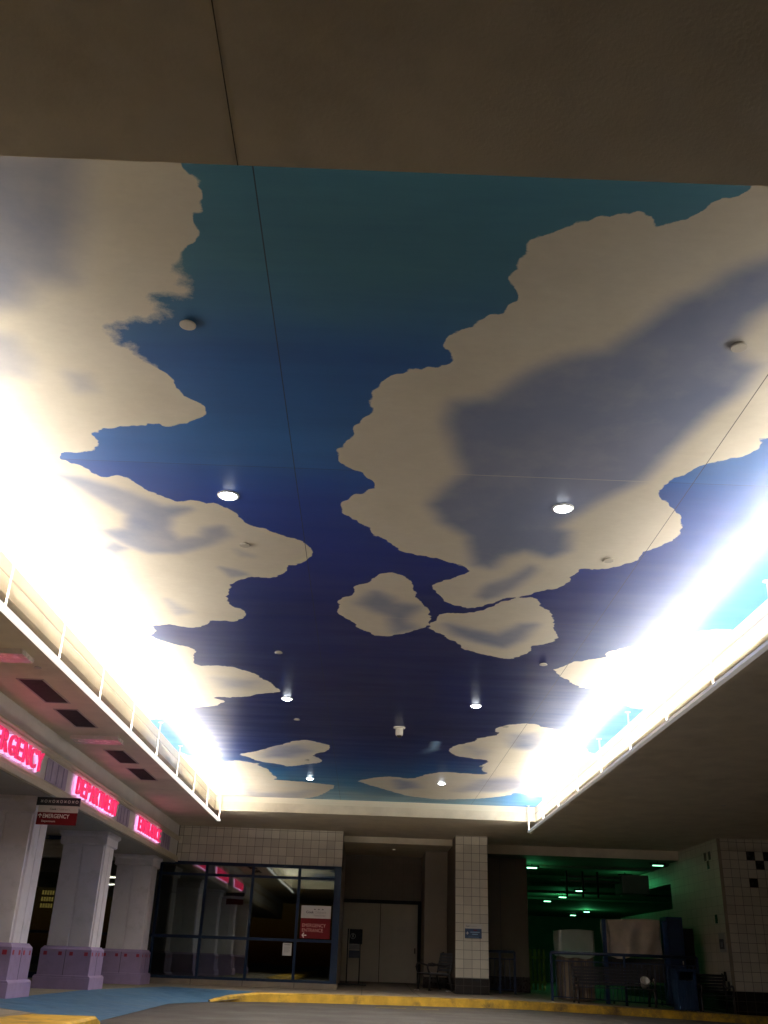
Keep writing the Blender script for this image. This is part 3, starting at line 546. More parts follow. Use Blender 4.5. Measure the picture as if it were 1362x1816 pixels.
# air vents and raised gloss panels in the left lower ceiling
vf = mat('vent_frame', (.42,.38,.34), .5); vd = mat('vent_dark', (.035,.028,.026), .6)
for (y0, y1), lb in zip(((14.85,16.4),(16.85,18.3),(20.45,21.95),(22.55,24.15)), ('dark rectangular ceiling vent, nearest of the first pair above EMERGENCY','dark ceiling vent just before the pink-lit panel','dark ceiling vent just past the pink-lit panel','dark ceiling vent farthest along above DEPARTMENT')):
    t = thing('ceiling_vent', (-5.42,(y0+y1)/2,SZ), lb, 'vent', 'dark vents in the left lower ceiling')
    m = MB(); a, b = -5.64, -5.2; f_ = .03
    m.box(a, b, y0, y0+f_, SZ-.012, SZ-.001); m.box(a, b, y1-f_, y1, SZ-.012, SZ-.001); m.box(a, a+f_, y0+f_, y1-f_, SZ-.012, SZ-.001); m.box(b-f_, b, y0+f_, y1-f_, SZ-.012, SZ-.001)
    m.build('frame', vf, t)
    m = MB(); m.box(a+f_, b-f_, y0+f_, y1-f_, SZ-.004, SZ-.0015)
    k = int((y1-y0-2*f_)/.05)
    for i in range(k): 
        yy_ = y0+f_+.01+i*.05; m.add([(a+f_,yy_,SZ-.004),(b-f_,yy_,SZ-.004),(b-f_,yy_+.02,SZ-.011),(a+f_,yy_+.02,SZ-.011)], [(0,1,2,3)])
    m.build('louvre', vd, t)
gl = mat('gloss_panel', (.62,.56,.52), .25, .03)  # glossy panels added to mirror the pink light of the letters
for (y0, y1), lb in zip(((13.2,13.75),(19.05,19.6)), ('smooth raised ceiling panel catching pink light at the left edge','smooth raised ceiling panel catching pink light between the two pairs of vents')):
    m = MB(); m.extr([(y0,SZ-.001),(y0+.04,SZ-.07),(y1-.04,SZ-.07),(y1,SZ-.001)], lambda a,b,t: (t,a,b), -5.95, -5.0)
    tag(m.build('raised_gloss_panel', gl, bevel=.004), lb, 'ceiling panel', 'raised panels in the left lower ceiling')

# ---------------------------------------------------------------- columns
sh_m = mat('column_stucco', (.79,.725,.785), .7, .05, 1.5, dirt=(.50,.46,.47), dsc=2.2, damt=.5, bump=.35, bsc=45)
wa_m = mat('column_lilac', (.33,.245,.42), .6, .09, 2.5, dirt=(.24,.18,.26), dsc=3, damt=.45)
red_m = mat('red_inlay', (.33,.02,.05), .5)
gr_m = mat('seam_groove', (.10,.08,.11), .8)  # dark colour of the seams in columns and wall panel
def column(cx, cy, label):
    t = thing('square_column', (cx,cy,-.81), label, 'column', 'square lilac-based columns along the walkway')
    m = MB(); r = .665; c = .64
    m.box(cx-r, cx+r, cy-r, cy+r, -.83, -.56)
    m.extr([(-r,-.56),(r,-.56),(c-.01,-.52),(-c+.01,-.52)], lambda a,b,q: (cx+a, cy+q, b), -r+.004, r-.004)
    m.build('plinth', wa_m, t, bevel=.008)
    h = .60; m = MB(); m.box(cx-h, cx+h, cy-h, cy+h, -.52, .03)
    m.add([(cx-h,cy-h,.03),(cx+h,cy-h,.03),(cx+h,cy+h,.03),(cx-h,cy+h,.03),(cx-.54,cy-.54,.10),(cx+.54,cy-.54,.10),(cx+.54,cy+.54,.10),(cx-.54,cy+.54,.10)], [(0,1,5,4),(1,2,6,5),(2,3,7,6),(3,0,4,7)])
    for q in (-.48,-.13,.13,.48):
        m.box(cx+q-.042, cx+q+.042, cy-h-.004, cy-h+.01, -.10, -.02, 1); m.box(cx+h-.01, cx+h+.004, cy+q-.042, cy+q+.042, -.10, -.02, 1)
    m.box(cx-.007, cx+.007, cy-h-.003, cy-h+.01, -.52, .03, 2); m.box(cx+h-.01, cx+h+.003, cy-.007, cy+.007, -.52, .03, 2)
    m.build('wainscot', [wa_m, red_m, gr_m], t)
    m = MB(); k = .47; z0, z1 = .08, 2.38      # core with a raised flat strip on each half face
    m.box(cx-k, cx+k, cy-k, cy+k, z0, z1)
    for sx_ in (-1, 1):
        a0, a1 = (cx+sx_*.02, cx+sx_*.50); a0, a1 = min(a0,a1), max(a0,a1)
        m.box(a0, a1, cy-.515, cy-.44, z0, z1); m.box(a0, a1, cy+.44, cy+.515, z0, z1)
        b0, b1 = (cy+sx_*.02, cy+sx_*.40); b0, b1 = min(b0,b1), max(b0,b1)
        m.box(cx+.44, cx+.53, b0, b1, z0, z1); m.box(cx-.53, cx-.44, b0, b1, z0, z1)
    m.build('shaft', sh_m, t, bevel=.006)
    m = MB()
    for r0, r1, za, zb in ((.54,.57,2.38,2.41),(.57,.57,2.41,2.58),(.57,.62,2.58,2.63),(.62,.62,2.63,2.699)):
        vs = [(cx+sx_*r_, cy+sy2*r_, z_) for r_, z_ in ((r0,za),(r1,zb)) for sx_, sy2 in ((-1,-1),(1,-1),(1,1),(-1,1))]
        m.add(vs, [(0,1,5,4),(1,2,6,5),(2,3,7,6),(3,0,4,7),(3,2,1,0),(4,5,6,7)])
    m.build('capital', sh_m, t)
    return t
c1 = column(-7.0, 19.86, 'nearest square column, cut by the left edge, behind the hanging red sign')
for dy, lb in ((5.65, 'middle square column of the three, standing below DEPARTMENT'), (11.35, 'farthest square column, beside the dark glass wall'), (-5.9, 'square column outside the left edge of the photo'), (-11.8, 'square column near the camera outside the photo')):
    copy_thing(c1, (0,dy,0), lb)

# hanging blade sign
sgn_k = mat('sign_black', (.02,.022,.028), .4); sgn_w = mat('sign_white', (.62,.60,.57), .4, .03); sgn_r = mat('sign_red', (.15,.005,.010), .6, .06, spec=.2)
ink = mat('sign_ink', (.03,.03,.035), .5); inkg = mat('sign_grey_ink', (.30,.29,.28), .5); wt = mat('sign_letter_white', (.85,.82,.78), .4)
x0, x1, yS = -6.30, -5.53, 19.02
bs = thing('blade_sign', (x0, yS, 2.17), 'hanging sign with black patterned top and red EMERGENCY panel, fixed to the nearest column', 'sign')
m = MB(); m.box(x0-.05, x1, yS, yS+.05, 2.50, 2.65); m.build('header_band', sgn_k, bs)
m = MB()
def ring(cx_, cz_, r0, r1, yv, n=14, k=4):
    for i in range(n):
        a, b = 2*math.pi*i/n, 2*math.pi*(i+1)/n
        m.add([(cx_+r0*math.cos(a),yv,cz_+r0*math.sin(a)),(cx_+r1*math.cos(a),yv,cz_+r1*math.sin(a)),(cx_+r1*math.cos(b),yv,cz_+r1*math.sin(b)),(cx_+r0*math.cos(b),yv,cz_+r0*math.sin(b))], [(0,1,2,3)])
for i in range(10):
    cx_ = x0+.05+i*.074
    if i % 2: ring(cx_, 2.575, .017, .029, yS-.003, 12)
    else:
        for a in (0, 90): 
            d = Vector((math.cos(R(a+45)),0,math.sin(R(a+45))))*.03; e2 = Vector((-d.z,0,d.x))*.25; c0 = Vector((cx_,yS-.003,2.575))
            m.add([c0-d-e2, c0+d-e2, c0+d+e2, c0-d+e2], [(0,1,2,3)])
m.build('pattern', sgn_w, bs)
MB().box(x0, x1-.02, yS+.003, yS+.047, 2.375, 2.499).build('white_panel', sgn_w, bs)
MB().box(x0, x1-.02, yS+.004, yS+.046, 2.15, 2.374).build('red_panel', sgn_r, bs)
fn = lambda ox_, oz_, yv: (lambda u,v,d: (ox_+u, yv-d, oz_+v))
m = textmb('Cook', .13, .04, fn(x0+.22, 2.415, yS+.002), .003, .02); m.build('lettering', ink, bs)
m = textmb("Children's", .24, .04, fn(x0+.36, 2.415, yS+.002), .003); m.build('lettering', inkg, bs)
m = textmb('EMERGENCY', .50, .075, fn(x0+.11, 2.27, yS+.003), .003, .008); m.build('lettering', wt, bs)
m = textmb('Department', .26, .045, fn(x0+.10, 2.185, yS+.003), .003); m.build('lettering', wt, bs)
def arrow(cx_, cz_, s_, ang, fn3, mt, parent):
    m = MB(); c, sn = math.cos(R(ang)), math.sin(R(ang))
    def q(pts): m.add([fn3(cx_+(a*c-b*sn)*s_, cz_+(a*sn+b*c)*s_) for a, b in pts], [tuple(range(len(pts)))])
    q([(-.5,-.09),(.42,-.09),(.42,.09),(-.5,.09)]); q([(.5,0),(.38,.13),(-.02,-.33),(.0,-.5),(.08,-.5)]); q([(.5,0),(.08,.5),(.0,.5),(-.02,.33),(.38,-.13)])
    m.build('arrow', mt, parent)
arrow(x0+.055, 2.31, .075, 90, lambda a,b: (a, yS+.001, b), wt, bs)

# ---------------------------------------------------------------- far left glass wall and the tiled band over it
tile_f = tilemat('tile_band', (.60,.56,.47), (.10,.085,.065), 0, (.262,.262), -.80, 2.76, .3, .17)
tb = MB().box(-6.18, -.8, 33.0, 35.0, 2.76, SZ-.004).build('tiled_bulkhead', tile_f, keep=True)
tag(tb, 'cream tiled bulkhead above the dark glass wall', 'wall')
navy = mat('navy_frame', (.005,.018,.050), .5, .1, 4, spec=.25); 
gm = N('window_glass'); gm.t.nodes.remove(gm.b)
gl1 = gm.n("ShaderNodeBsdfGlossy"); gl1.inputs["Roughness"].default_value = .012; gl1.inputs["Color"].default_value = (.8,.9,.85,1)
tr1 = gm.n("ShaderNodeBsdfTransparent"); tr1.inputs["Color"].default_value = (.45,.47,.44,1)
fr1 = gm.n("ShaderNodeFresnel"); fr1.inputs[0].default_value = 2.5
mx1 = gm.n("ShaderNodeMixShader"); gm.l(fr1.outputs[0], mx1.inputs[0]); gm.l(tr1.outputs[0], mx1.inputs[1]); gm.l(gl1.outputs[0], mx1.inputs[2]); gm.l(mx1.outputs[0], gm.out.inputs[0])
bn = gm.n("ShaderNodeBump"); bn.inputs["Distance"].default_value = .01; bn.inputs["Strength"].default_value = .12; gm.l(gm.noise(.8, 2), bn.inputs["Height"]); gm.l(bn.outputs[0], gl1.inputs["Normal"])
glass = gm.m
gw = thing('glass_wall', (-3.7,33.0,-.81), 'dark glass wall in navy frames under the tiled bulkhead', 'window wall')
MB().box(-6.7, -.78, 32.93, 33.15, -.83, -.66).build('concrete_base', pave, gw)
mx = [-6.62,-5.15,-3.65,-2.15]
m = MB()
for x in mx: m.box(x-.045, x+.045, 32.96, 33.10, -.66, 2.66)
m.box(-1.02, -.80, 32.955, 33.11, -.66, 2.66)
m.box(-6.7, -.80, 32.95, 33.12, 2.66, 2.757)
m.box(-6.7, -.80, 32.97, 33.09, 2.33, 2.41); m.box(-6.7, -.80, 32.97, 33.09, .49, .58); m.box(-6.7, -.80, 32.97, 33.09, -.66, -.58)
m.build('frame', navy, gw, bevel=.004)
xe = [-6.575,-5.195,-5.105,-3.695,-3.605,-2.195,-2.105,-1.02]
for i in range(4):
    for z0, z1 in ((-.58,.49),(.58,2.33),(2.41,2.66)):
        MB().box(xe[2*i], xe[2*i+1], 33.02, 33.03, z0, z1).build('pane', glass, gw)
# posters on the glass
ps = thing('entrance_poster', (-1.55,32.99,.57), 'white and dark red EMERGENCY ENTRANCE sign with left arrow on the glass', 'sign')
MB().box(-2.02, -1.08, 32.93, 32.955, 1.19, 1.56).build('white_panel', sgn_w, ps)
MB().box(-2.02, -1.08, 32.932, 32.953, .60, 1.188).build('red_panel', sgn_r, ps)
y_ = 32.928
textmb('Cook', .24, .075, fn(-1.86,1.33,y_), .003, .02).build('lettering', ink, ps)
textmb("Children's", .36, .075, fn(-1.59,1.33,y_), .003).build('lettering', inkg, ps)
textmb('Medical Center', .38, .05, fn(-1.62,1.25,y_), .003).build('lettering', inkg, ps)
for i in range(3): xq = -1.59+i*.125; MB().add([(xq-.035,y_,1.44),(xq+.035,y_,1.44),(xq,y_,1.475)], [(0,1,2)]).build('mark', ink, ps)
pk = mat('sign_letter_pink', (.62,.33,.30), .5)
textmb('EMERGENCY', .74, .10, fn(-1.96,.93,y_+.002), .003).build('lettering', pk, ps)
textmb('ENTRANCE', .66, .10, fn(-1.96,.79,y_+.002), .003).build('lettering', pk, ps)
arrow(-1.89, .69, .15, 180, lambda a,b: (a, y_, b), wt, ps)
nt_ = thing('paper_notice', (-2.38,32.98,.09), 'small white paper notice taped low on the glass beside the red sign', 'notice')
MB().box(-2.53, -2.25, 32.95, 32.956, .09, .45).build('paper', sgn_w, nt_)
m = MB(); m.box(-2.48,-2.30,32.945,32.949,.385,.41)
for i in range(6): m.box(-2.49, -2.29-.04*(i % 3 == 2), 32.946, 32.949, .33-i*.028, .338-i*.028)
m.build('printed_text', inkg, nt_)

# dim room behind the glass, lit strip lights
room = mat('room_wall', (.16,.14,.12), .8, .15, 1.2); roomf = mat('room_floor', (.12,.10,.08), .4, .1)
rm = thing('waiting_room', (-7,40,-.81), 'dim room behind the glass wall with a low ceiling', 'room')
m = MB(); m.box(-14, -.85, 33.2, 52, 2.80, 2.86); m.build('ceiling', room, rm)
m = MB(); m.box(-14, -.85, 33.2, 52, -.80, -.78); m.build('floor', roomf, rm)
m = MB(); m.box(-14, -.85, 52, 52.2, -.8, 2.8); m.box(-14.2, -14, 33.2, 52, -.8, 2.8); m.box(-.95, -.85, 33.2, 52, -.78, 2.8); m.box(-4.9, -4.75, 36.5, 44, -.78, 2.8); m.build('wall', room, rm)
flu = emit('fluorescent', (1,.95,.86), 8.)
for x0_, x1_, y0_, lb in ((-12.0,-10.0,35.4,'long fluorescent lamp seen between the first and second columns, upper of two'),(-12.6,-10.6,37.4,'long fluorescent lamp seen between the first and second columns, lower of two'),(-10.35,-9.75,41.1,'short bright lamp panel seen between second and third columns, upper of two'),(-11.5,-10.85,45.6,'short bright lamp panel seen between second and third columns, lower of two')):
    t = thing('fluorescent_fixture', ((x0_+x1_)/2, y0_, 2.7), lb, 'ceiling light', 'strip lights inside the dim room')
    MB().box(x0_-.02, x1_+.02, y0_-.10, y0_+.10, 2.74, 2.80).build('housing', trim, t)
    MB().box(x0_, x1_, y0_-.08, y0_+.08, 2.70, 2.739).build('diffuser', flu, t)
# facade left of the glass wall, seen between the columns
dkh = mat('header_dark', (.10,.09,.08), .7)
fb = thing('entry_facade', (-10,33,-.81), 'dark glass entry facade in navy frames seen between the columns', 'facade')
m = MB(); m.box(-14, -6.72, 33.0, 33.2, 2.28, 2.70); m.build('header', dkh, fb)
hb = thing('portal_beam', (-10,26.25,2.19), 'cream moulded cross beam behind the middle column', 'beam')
m = MB(); m.box(-14, -7.67, 26.16, 26.4, 2.19, 2.699); m.build('beam', fr_c, hb)
m = MB(); m.extr([(26.159,2.33),(26.12,2.35),(26.12,2.41),(26.09,2.43),(26.09,2.50),(26.06,2.52),(26.06,2.57),(26.159,2.59)], lambda a,b,t: (t,a,b), -14, -7.67); m.build('moulding', fr_c, hb)
m = MB()
for x in (-13.2,-11.7,-10.75,-9.4,-8.0,-6.8): m.box(x-.05, x+.05, 32.98, 33.1, -.80, 2.28)
m.box(-14,-6.72,32.99,33.09,.48,.56); m.box(-14,-6.72,32.99,33.09,-.78,-.62); m.build('frame', navy, fb)
m = MB(); m.box(-14,-6.72,33.03,33.04,-.78,2.28); m.build('glazing', glass, fb)
yp = emit('yellow_board', (.75,.55,.16), .35)
bd = thing('lit_board', (-10.2,34.3,1.4), 'faint yellow lit board behind the glass between first and second columns', 'board')
MB().box(-10.75,-10.3,34.3,34.35,1.2,1.85).build('panel', mat('board_back', (.08,.07,.05), .6), bd)
m = MB(); random.seed(3)
for r_ in range(3):
    for i in range(5): xx = -10.72+i*.085; m.box(xx, xx+.05, 34.28, 34.299, 1.26+r_*.2, 1.39+r_*.2)
m.build('lit_text_block', yp, bd)
# blue and grey painted panel over the entry (above its moulding)
bp = thing('blue_wall_panel', (-8,26.1,2.6), 'small dark blue panel with grey disc above the moulding of the cross beam', 'wall panel')

# ---------------------------------------------------------------- recess with the double doors
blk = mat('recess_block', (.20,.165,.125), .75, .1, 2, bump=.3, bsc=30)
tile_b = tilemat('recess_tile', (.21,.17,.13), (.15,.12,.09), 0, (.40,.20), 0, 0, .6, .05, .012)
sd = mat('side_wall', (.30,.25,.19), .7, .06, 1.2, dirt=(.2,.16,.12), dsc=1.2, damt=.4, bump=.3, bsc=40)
FZ = -.66
rc = thing('door_recess', (.6,38.5,-.81), 'shadowed recess wall around the beige double doors', 'wall')
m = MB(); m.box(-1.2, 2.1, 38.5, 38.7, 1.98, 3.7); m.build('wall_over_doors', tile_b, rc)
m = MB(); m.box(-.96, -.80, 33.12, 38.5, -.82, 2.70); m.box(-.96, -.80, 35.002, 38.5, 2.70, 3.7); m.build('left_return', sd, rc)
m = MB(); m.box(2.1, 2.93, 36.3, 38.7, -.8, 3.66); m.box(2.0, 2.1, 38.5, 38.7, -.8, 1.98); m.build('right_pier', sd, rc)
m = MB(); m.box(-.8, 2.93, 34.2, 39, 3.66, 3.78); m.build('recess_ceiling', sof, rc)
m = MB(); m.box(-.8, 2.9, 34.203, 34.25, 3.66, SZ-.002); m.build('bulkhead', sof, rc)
m = MB(); m.box(2.1,2.93,36.27,36.299,FZ-.1,-.40); m.box(2.07,2.098,36.3,38.4,FZ-.1,-.36); m.build('tile_skirting', mat('black_tile', (.03,.022,.02), .3, .2, 5), rc)
t = thing('recess_light', (.95,36.0,3.66), 'small dim recessed light in the recess ceiling over the doors', 'downlight')
MB().lathe((.95,36,3.66), [(.07,-.001),(.07,-.012),(.05,-.012)], 16).build('trim_ring', trim, t); MB().lathe((.95,36,3.66), [(.05,-.006),(.001,-.016)], 16).build('lens', emit('dim_glow', (1,.85,.65), .8), t)
dm = mat('door_paint', (.52,.455,.345), .5, .05, 1.2, dirt=(.36,.30,.22), dsc=1.5, damt=.4)
dk = mat('dark_metal', (.010,.009,.008), .6, .1, spec=.25)
dd_ = thing('double_door', (.6,38.4,FZ), 'beige double doors in a dark frame at the back of the recess', 'door')
m = MB(); m.box(-.92,-.80,38.36,38.5,FZ,1.98); m.box(1.97,2.09,38.36,38.5,FZ,1.98); m.box(-.92,2.09,38.355,38.5,1.98,2.10); m.build('frame', dk, dd_)
for a, b in ((-.795,.575),(.595,1.965)):
    lf = MB().box(a, b, 38.42, 38.47, FZ+.01, 1.975).build('leaf', dm, dd_, bevel=.004)
m = MB(); m.box(1.86,1.90,38.38,38.42,.32,.50); m.build('handle', dk, dd_); 
MB().box(.575,.595,38.425,38.46,FZ+.01,1.975).build('meeting_gap', dk, dd_)
# free-standing sign
ss = thing('standing_sign', (-.28,35.5,-.72), 'black two-post floor sign standing in front of the beige doors', 'sign')
def P_(x): return x*35.5/34.5
zb = -.71
m = MB(); m.box(-.80,.02+.12,35.32,35.68,zb-.02,zb+.03); m.build('base', dk, ss, bevel=.01)
for x in (-.535, -.115): MB().box(x-.022, x+.022, 35.48, 35.52, zb+.03, 1.0).build('post', dk, ss)
MB().box(-.49,-.05,35.46,35.48,.53,.99).build('upper_panel', mat('stand_panel', (.010,.010,.012), .8, spec=.15), ss)
MB().box(-.49,-.14,35.455,35.479,.36,.528).build('grey_panel', mat('stand_grey', (.11,.108,.105), .4), ss)
MB().box(-.49,-.12,35.46,35.48,.10,.33).build('lower_panel', mat('stand_navy', (.008,.012,.028), .5, spec=.3), ss)
m = MB(); ring(-.37,.77,.075,.088,35.452,20)
m.box(-.385,-.355,35.450,35.452,.73,.83); m.build('emblem', mat('stand_silver', (.25,.25,.24), .4), ss)
m = MB()
for i in range(3): m.box(-.46,-.20-.03*i,35.45,35.453,.48-i*.035,.49-i*.035)
m.build('small_print', ink, ss)

# ---------------------------------------------------------------- bench at the recess (seen end on)
bm_ = mat('bench_slat', (.11,.12,.14), .5, .15, 6); bf = mat('bench_frame', (.028,.022,.022), .4)
def bench(label, o, ang, L, group=None, sc=1.):
    bm_ = mat('bench_slat', (.11,.12,.14)) if group is None else mat('dark_bench_slat', (.022,.022,.026), .5, .15, 6)
    """seat faces local +y, length along x"""
    g = zs(o[0]) if len(o) < 3 else o[2]
    t = thing('bench', (0,0,0), label, 'bench', group); t['_b'] = (0,0,0)
    for sx_ in (-1, 1):
        x = sx_*(L/2-.04); m = MB()
        m.path([(x,.36,.0),(x,.37,.20),(x,.34,.44),(x,.05,.43),(x,-.22,.41),(x,-.27,.60),(x,-.36,1.0),(x,-.44,1.03)], .032, 8)
        m.path([(x,-.22,.42),(x,-.26,.2),(x,-.34,0)], .032, 8)
        m.path([(x,.34,.44),(x,.40,.52),(x,.43,.62),(x,.40,.70),(x,.30,.72),(x,.10,.67),(x,-.10,.66),(x,-.26,.70)], .030, 8)
        m.cyl((x,.36,0),(x,.36,.02),.05,n=10); m.cyl((x,-.34,0),(x,-.34,.02),.05,n=10)
        m.build('end_frame', bf, t, smooth=True)
    m = MB()
    for i in range(6): yv = -.18+i*.10; m.box(-L/2, L/2, yv, yv+.08, .445, .47)
    m.build('seat', bm_, t, bevel=.004)
    m = MB()
    for i in range(6):
        z = .52+i*.085; yv = -.245-.105*(z-.5)/.5*1.0
        m.box(-L/2, L/2, yv-.012, yv+.012, z, z+.068)
    m.build('backrest', bm_, t, bevel=.004)
    t.location = (o[0], o[1], g); t.rotation_euler = (0,0,R(ang)); t.scale = (1, sc, sc); return t
bench('grey slatted bench seen end-on against the left side of the tiled pillar', (2.40, 34.75, -.77), 101, 1.6, None, 1.1)

# ---------------------------------------------------------------- tiled pillar
blt = tilemat('black_base_tile', (.022,.018,.017), (.075,.065,.055), 0, (.262,.262), 2.89, -.83, .25)
pil = thing('tiled_pillar', (3.42,33.3,-.81), 'cream tiled square pillar with black tile base', 'pillar')
tile_p = tilemat('tile_pillar', (.66,.615,.51), (.11,.09,.065), 0, (.2625,.262), 2.89, .96-.262*8, .3)
o_ = MB().box(2.89, 3.94, 33.0, 36.3, -.36, SZ-.003).build('shaft', tile_p, pil)
o_.data.transform(Matrix.Translation(Vector(pil['_b']))); o_.location = -Vector(pil['_b'])
o_ = MB().box(2.88, 3.95, 32.99, 36.3, -.84, -.362).build('base', blt, pil)
o_.data.transform(Matrix.Translation(Vector(pil['_b']))); o_.location = -Vector(pil['_b'])
sg = thing('pillar_sign', (3.46,32.98,.78), 'small blue and white direction sign with right arrow on the tiled pillar', 'sign')
MB().box(3.19,3.72,32.965,32.996,1.06,1.20).build('white_panel', sgn_w, sg)
sb = mat('sign_blue', (.018,.05,.13), .4)
MB().box(3.19,3.72,32.966,32.996,.78,1.059).build('blue_panel', sb, sg)
textmb('Cook', .12, .04, fn(3.22,1.11,32.963), .002, .02).build('lettering', ink, sg); textmb("Children's", .2, .04, fn(3.36,1.11,32.963), .002).build('lettering', inkg, sg)
lb_ = mat('sign_lightblue', (.22,.34,.52), .5)
m = MB(); m.box(3.36,3.66,32.963,32.966,.94,.97); m.box(3.42,3.60,32.963,32.966,.88,.91); m.box(3.30,3.62,32.963,32.966,.81,.82); m.build('small_print', lb_, sg)
MB().box(3.46,3.58,32.963,32.966,1.0,1.03).build('red_word', sgn_r, sg)
arrow(3.26,.925,.09,0, lambda a,b: (a,32.963,b), wt, sg)

# wall panel right of the pillar
pw = thing('concrete_panel_wall', (5.0,36.6,-.81), 'tall brown wall panel between the pillar and the green-lit passage', 'wall')
dkp = mat('panel_brown', (.19,.155,.12), .75, .07, 1.2, bump=.3, bsc=30)
m = MB(); m.box(3.95,5.78,36.6,37.0,-.30,3.95); m.build('panel', dkp, pw)
m = MB(); m.box(4.80,4.815,36.594,36.599,-.30,3.95); m.build('joint', gr_m, pw)
m = MB(); m.box(3.95,5.79,36.58,37.01,-.80,-.302); m.build('tile_base', mat('black_tile', (.03,.022,.02), .3), pw)

# navy railings
rail_m = mat('railing_blue', (.018,.032,.075), .4, .15, 4)
def railing(p0, p1, ht, label, n, gz=None):
    (xa, ya), (xb, yb) = p0, p1; g0, g1 = (zs(xa), zs(xb)) if gz is None else (gz, gz)
    t = thing('railing', ((xa+xb)/2,(ya+yb)/2,min(g0,g1)), label, 'railing', 'navy railings by the far wall')
    top = max(g0, g1)+ht; m = MB(); 
    m.path([(xa,ya,top),(xb,yb,top)], .045, 8); m.build('handrail', rail_m, t, smooth=True)
    m = MB(); m.path([(xa,ya,top-.22),(xb,yb,top-.22)], .018, 6); m.path([(xa,ya,g0+.12),(xb,yb,g1+.12)], .018, 6); m.build('rail_bar', rail_m, t)
    for i in range(n+1):
        f_ = i/n; x_ = xa+(xb-xa)*f_; y_2 = ya+(yb-ya)*f_; g = g0+(g1-g0)*f_
        if i in (0, n) or i == n//2: MB().box(x_-.035, x_+.035, y_2-.035, y_2+.035, g, top).build('post', rail_m, t)
        else: MB().cyl((x_,y_2,g+.12),(x_,y_2,top-.22), .011, n=6).build('baluster', rail_m, t)
    return t
railing((4.0,34.6),(4.98,34.6), 1.24, 'short navy railing beside the tiled pillar', 6, -.79)
railing((5.65,31.6),(10.05,31.6), 1.3, 'long navy railing in front of the sheeted equipment', 34)

# ---------------------------------------------------------------- right tiled walls
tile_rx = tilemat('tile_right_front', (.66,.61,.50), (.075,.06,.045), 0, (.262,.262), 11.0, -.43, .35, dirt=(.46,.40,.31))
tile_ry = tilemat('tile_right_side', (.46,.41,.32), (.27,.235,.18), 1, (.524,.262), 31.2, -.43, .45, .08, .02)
dkt = mat('dark_tile', (.022,.018,.018), .25)
blt2 = tilemat('black_base_right', (.02,.016,.016), (.07,.06,.05), 0, (.262,.262), 11.0, -.95, .25)
rw = thing('tiled_corner_wall', (12,33,-1.05), 'cream tiled wall at far right with scattered dark tiles', 'wall'); rb_ = Vector(rw['_b'])
def fix(o): o.data.transform(Matrix.Translation(rb_)); o.location = -rb_; return o
m = MB(); m.box(11.004, 24, 31.2, 31.5, -.43, SZ-.003)
for u, v in ((3,14),(5,14),(4,13),(3,11),(5,7),(5,1),(8,12),(9,13),(12,4),(13,9)):
    m.box(11.0+u*.262+.006, 11.0+(u+1)*.262-.006, 31.195, 31.21, -.43+v*.262+.006, -.43+(v+1)*.262-.006, 1)
fix(m.build('front_face', [tile_rx, dkt], rw))
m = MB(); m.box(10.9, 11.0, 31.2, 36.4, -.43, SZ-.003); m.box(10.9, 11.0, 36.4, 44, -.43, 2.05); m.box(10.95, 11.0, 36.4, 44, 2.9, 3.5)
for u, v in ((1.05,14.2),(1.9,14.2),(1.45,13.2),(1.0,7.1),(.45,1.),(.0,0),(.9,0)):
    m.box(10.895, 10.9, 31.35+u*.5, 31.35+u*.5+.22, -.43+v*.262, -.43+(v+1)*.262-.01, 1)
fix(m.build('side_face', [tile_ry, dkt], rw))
m = MB(); m.box(10.985, 24, 31.18, 31.5, -1.1, -.432); m.box(10.88, 10.984, 31.18, 44, -1.1, -.432); fix(m.build('base', blt2, rw))
ns = thing('wall_notice', (10.88,31.9,.7), 'small white and dark notice on the side of the right tiled wall', 'sign')
MB().box(10.87,10.889,31.33,31.85,.62,1.16).build('white_panel', mat('notice_white', (.30,.29,.27), .5), ns)
MB().box(10.865,10.869,31.42,31.82,.70,.98).build('dark_panel', mat('notice_dark', (.03,.035,.05), .5), ns)
MB().box(10.862,10.864,31.52,31.70,.76,.90).build('symbol', mat('notice_grey', (.14,.15,.17), .5), ns)
fe = thing('red_alarm_box', (10.8,34.6,.95), 'small red box on the side wall behind the sheeted equipment', 'alarm box')
MB().box(10.74,10.888,34.4,34.9,.98,1.32).build('case', sgn_r, fe, bevel=.01); MB().box(10.73,10.739,34.5,34.8,1.05,1.25).build('cover', mat('red_dark', (.12,.01,.015), .3), fe)

# ---------------------------------------------------------------- green-lit passage
gd = mat('passage_wall', (.16,.17,.14), .8, .15, 1.)
pg = thing('loading_passage', (10,50,-.9), 'green-lit passage running back between the brown panel and the right tiled wall', 'passage')
m = MB(); m.box(3.95, 24, 35.2, 35.3, 3.56, SZ+.1); m.build('lintel', sof, pg)
m = MB(); m.box(3.95, 24, 35.3, 78, 3.56, 3.7); m.build('ceiling', gd, pg)
m = MB(); m.box(5.4, 5.6, 37.0, 78, -.7, 3.56); m.box(5.6, 24, 78, 78.3, -.9, 3.56); m.box(23.8, 24, 36, 78, -.9, 3.56); m.build('wall', gd, pg)
m = MB()
for y in (38.5,43,47.5,52,57): m.box(5.6,23.8,y,y+.4,3.47,3.56)
m.build('ceiling_beam', gd, pg)
m = MB(); m.box(5.6,6.3,52,53,-.7,3.25); m.box(7.6,8.3,60,61,-.8,3.25); m.build('pier', gd, pg)
gg = emit('green_lamp', (.30,1.,.55), 1.7); gg2 = emit('green_lamp_deep', (.25,1.,.5), 4.5)
GLOW = {(10.3,40.4): 4., (6.25,38.3): 4.5, (10.4,54.1): 22., (14.5,67.4): 20.}
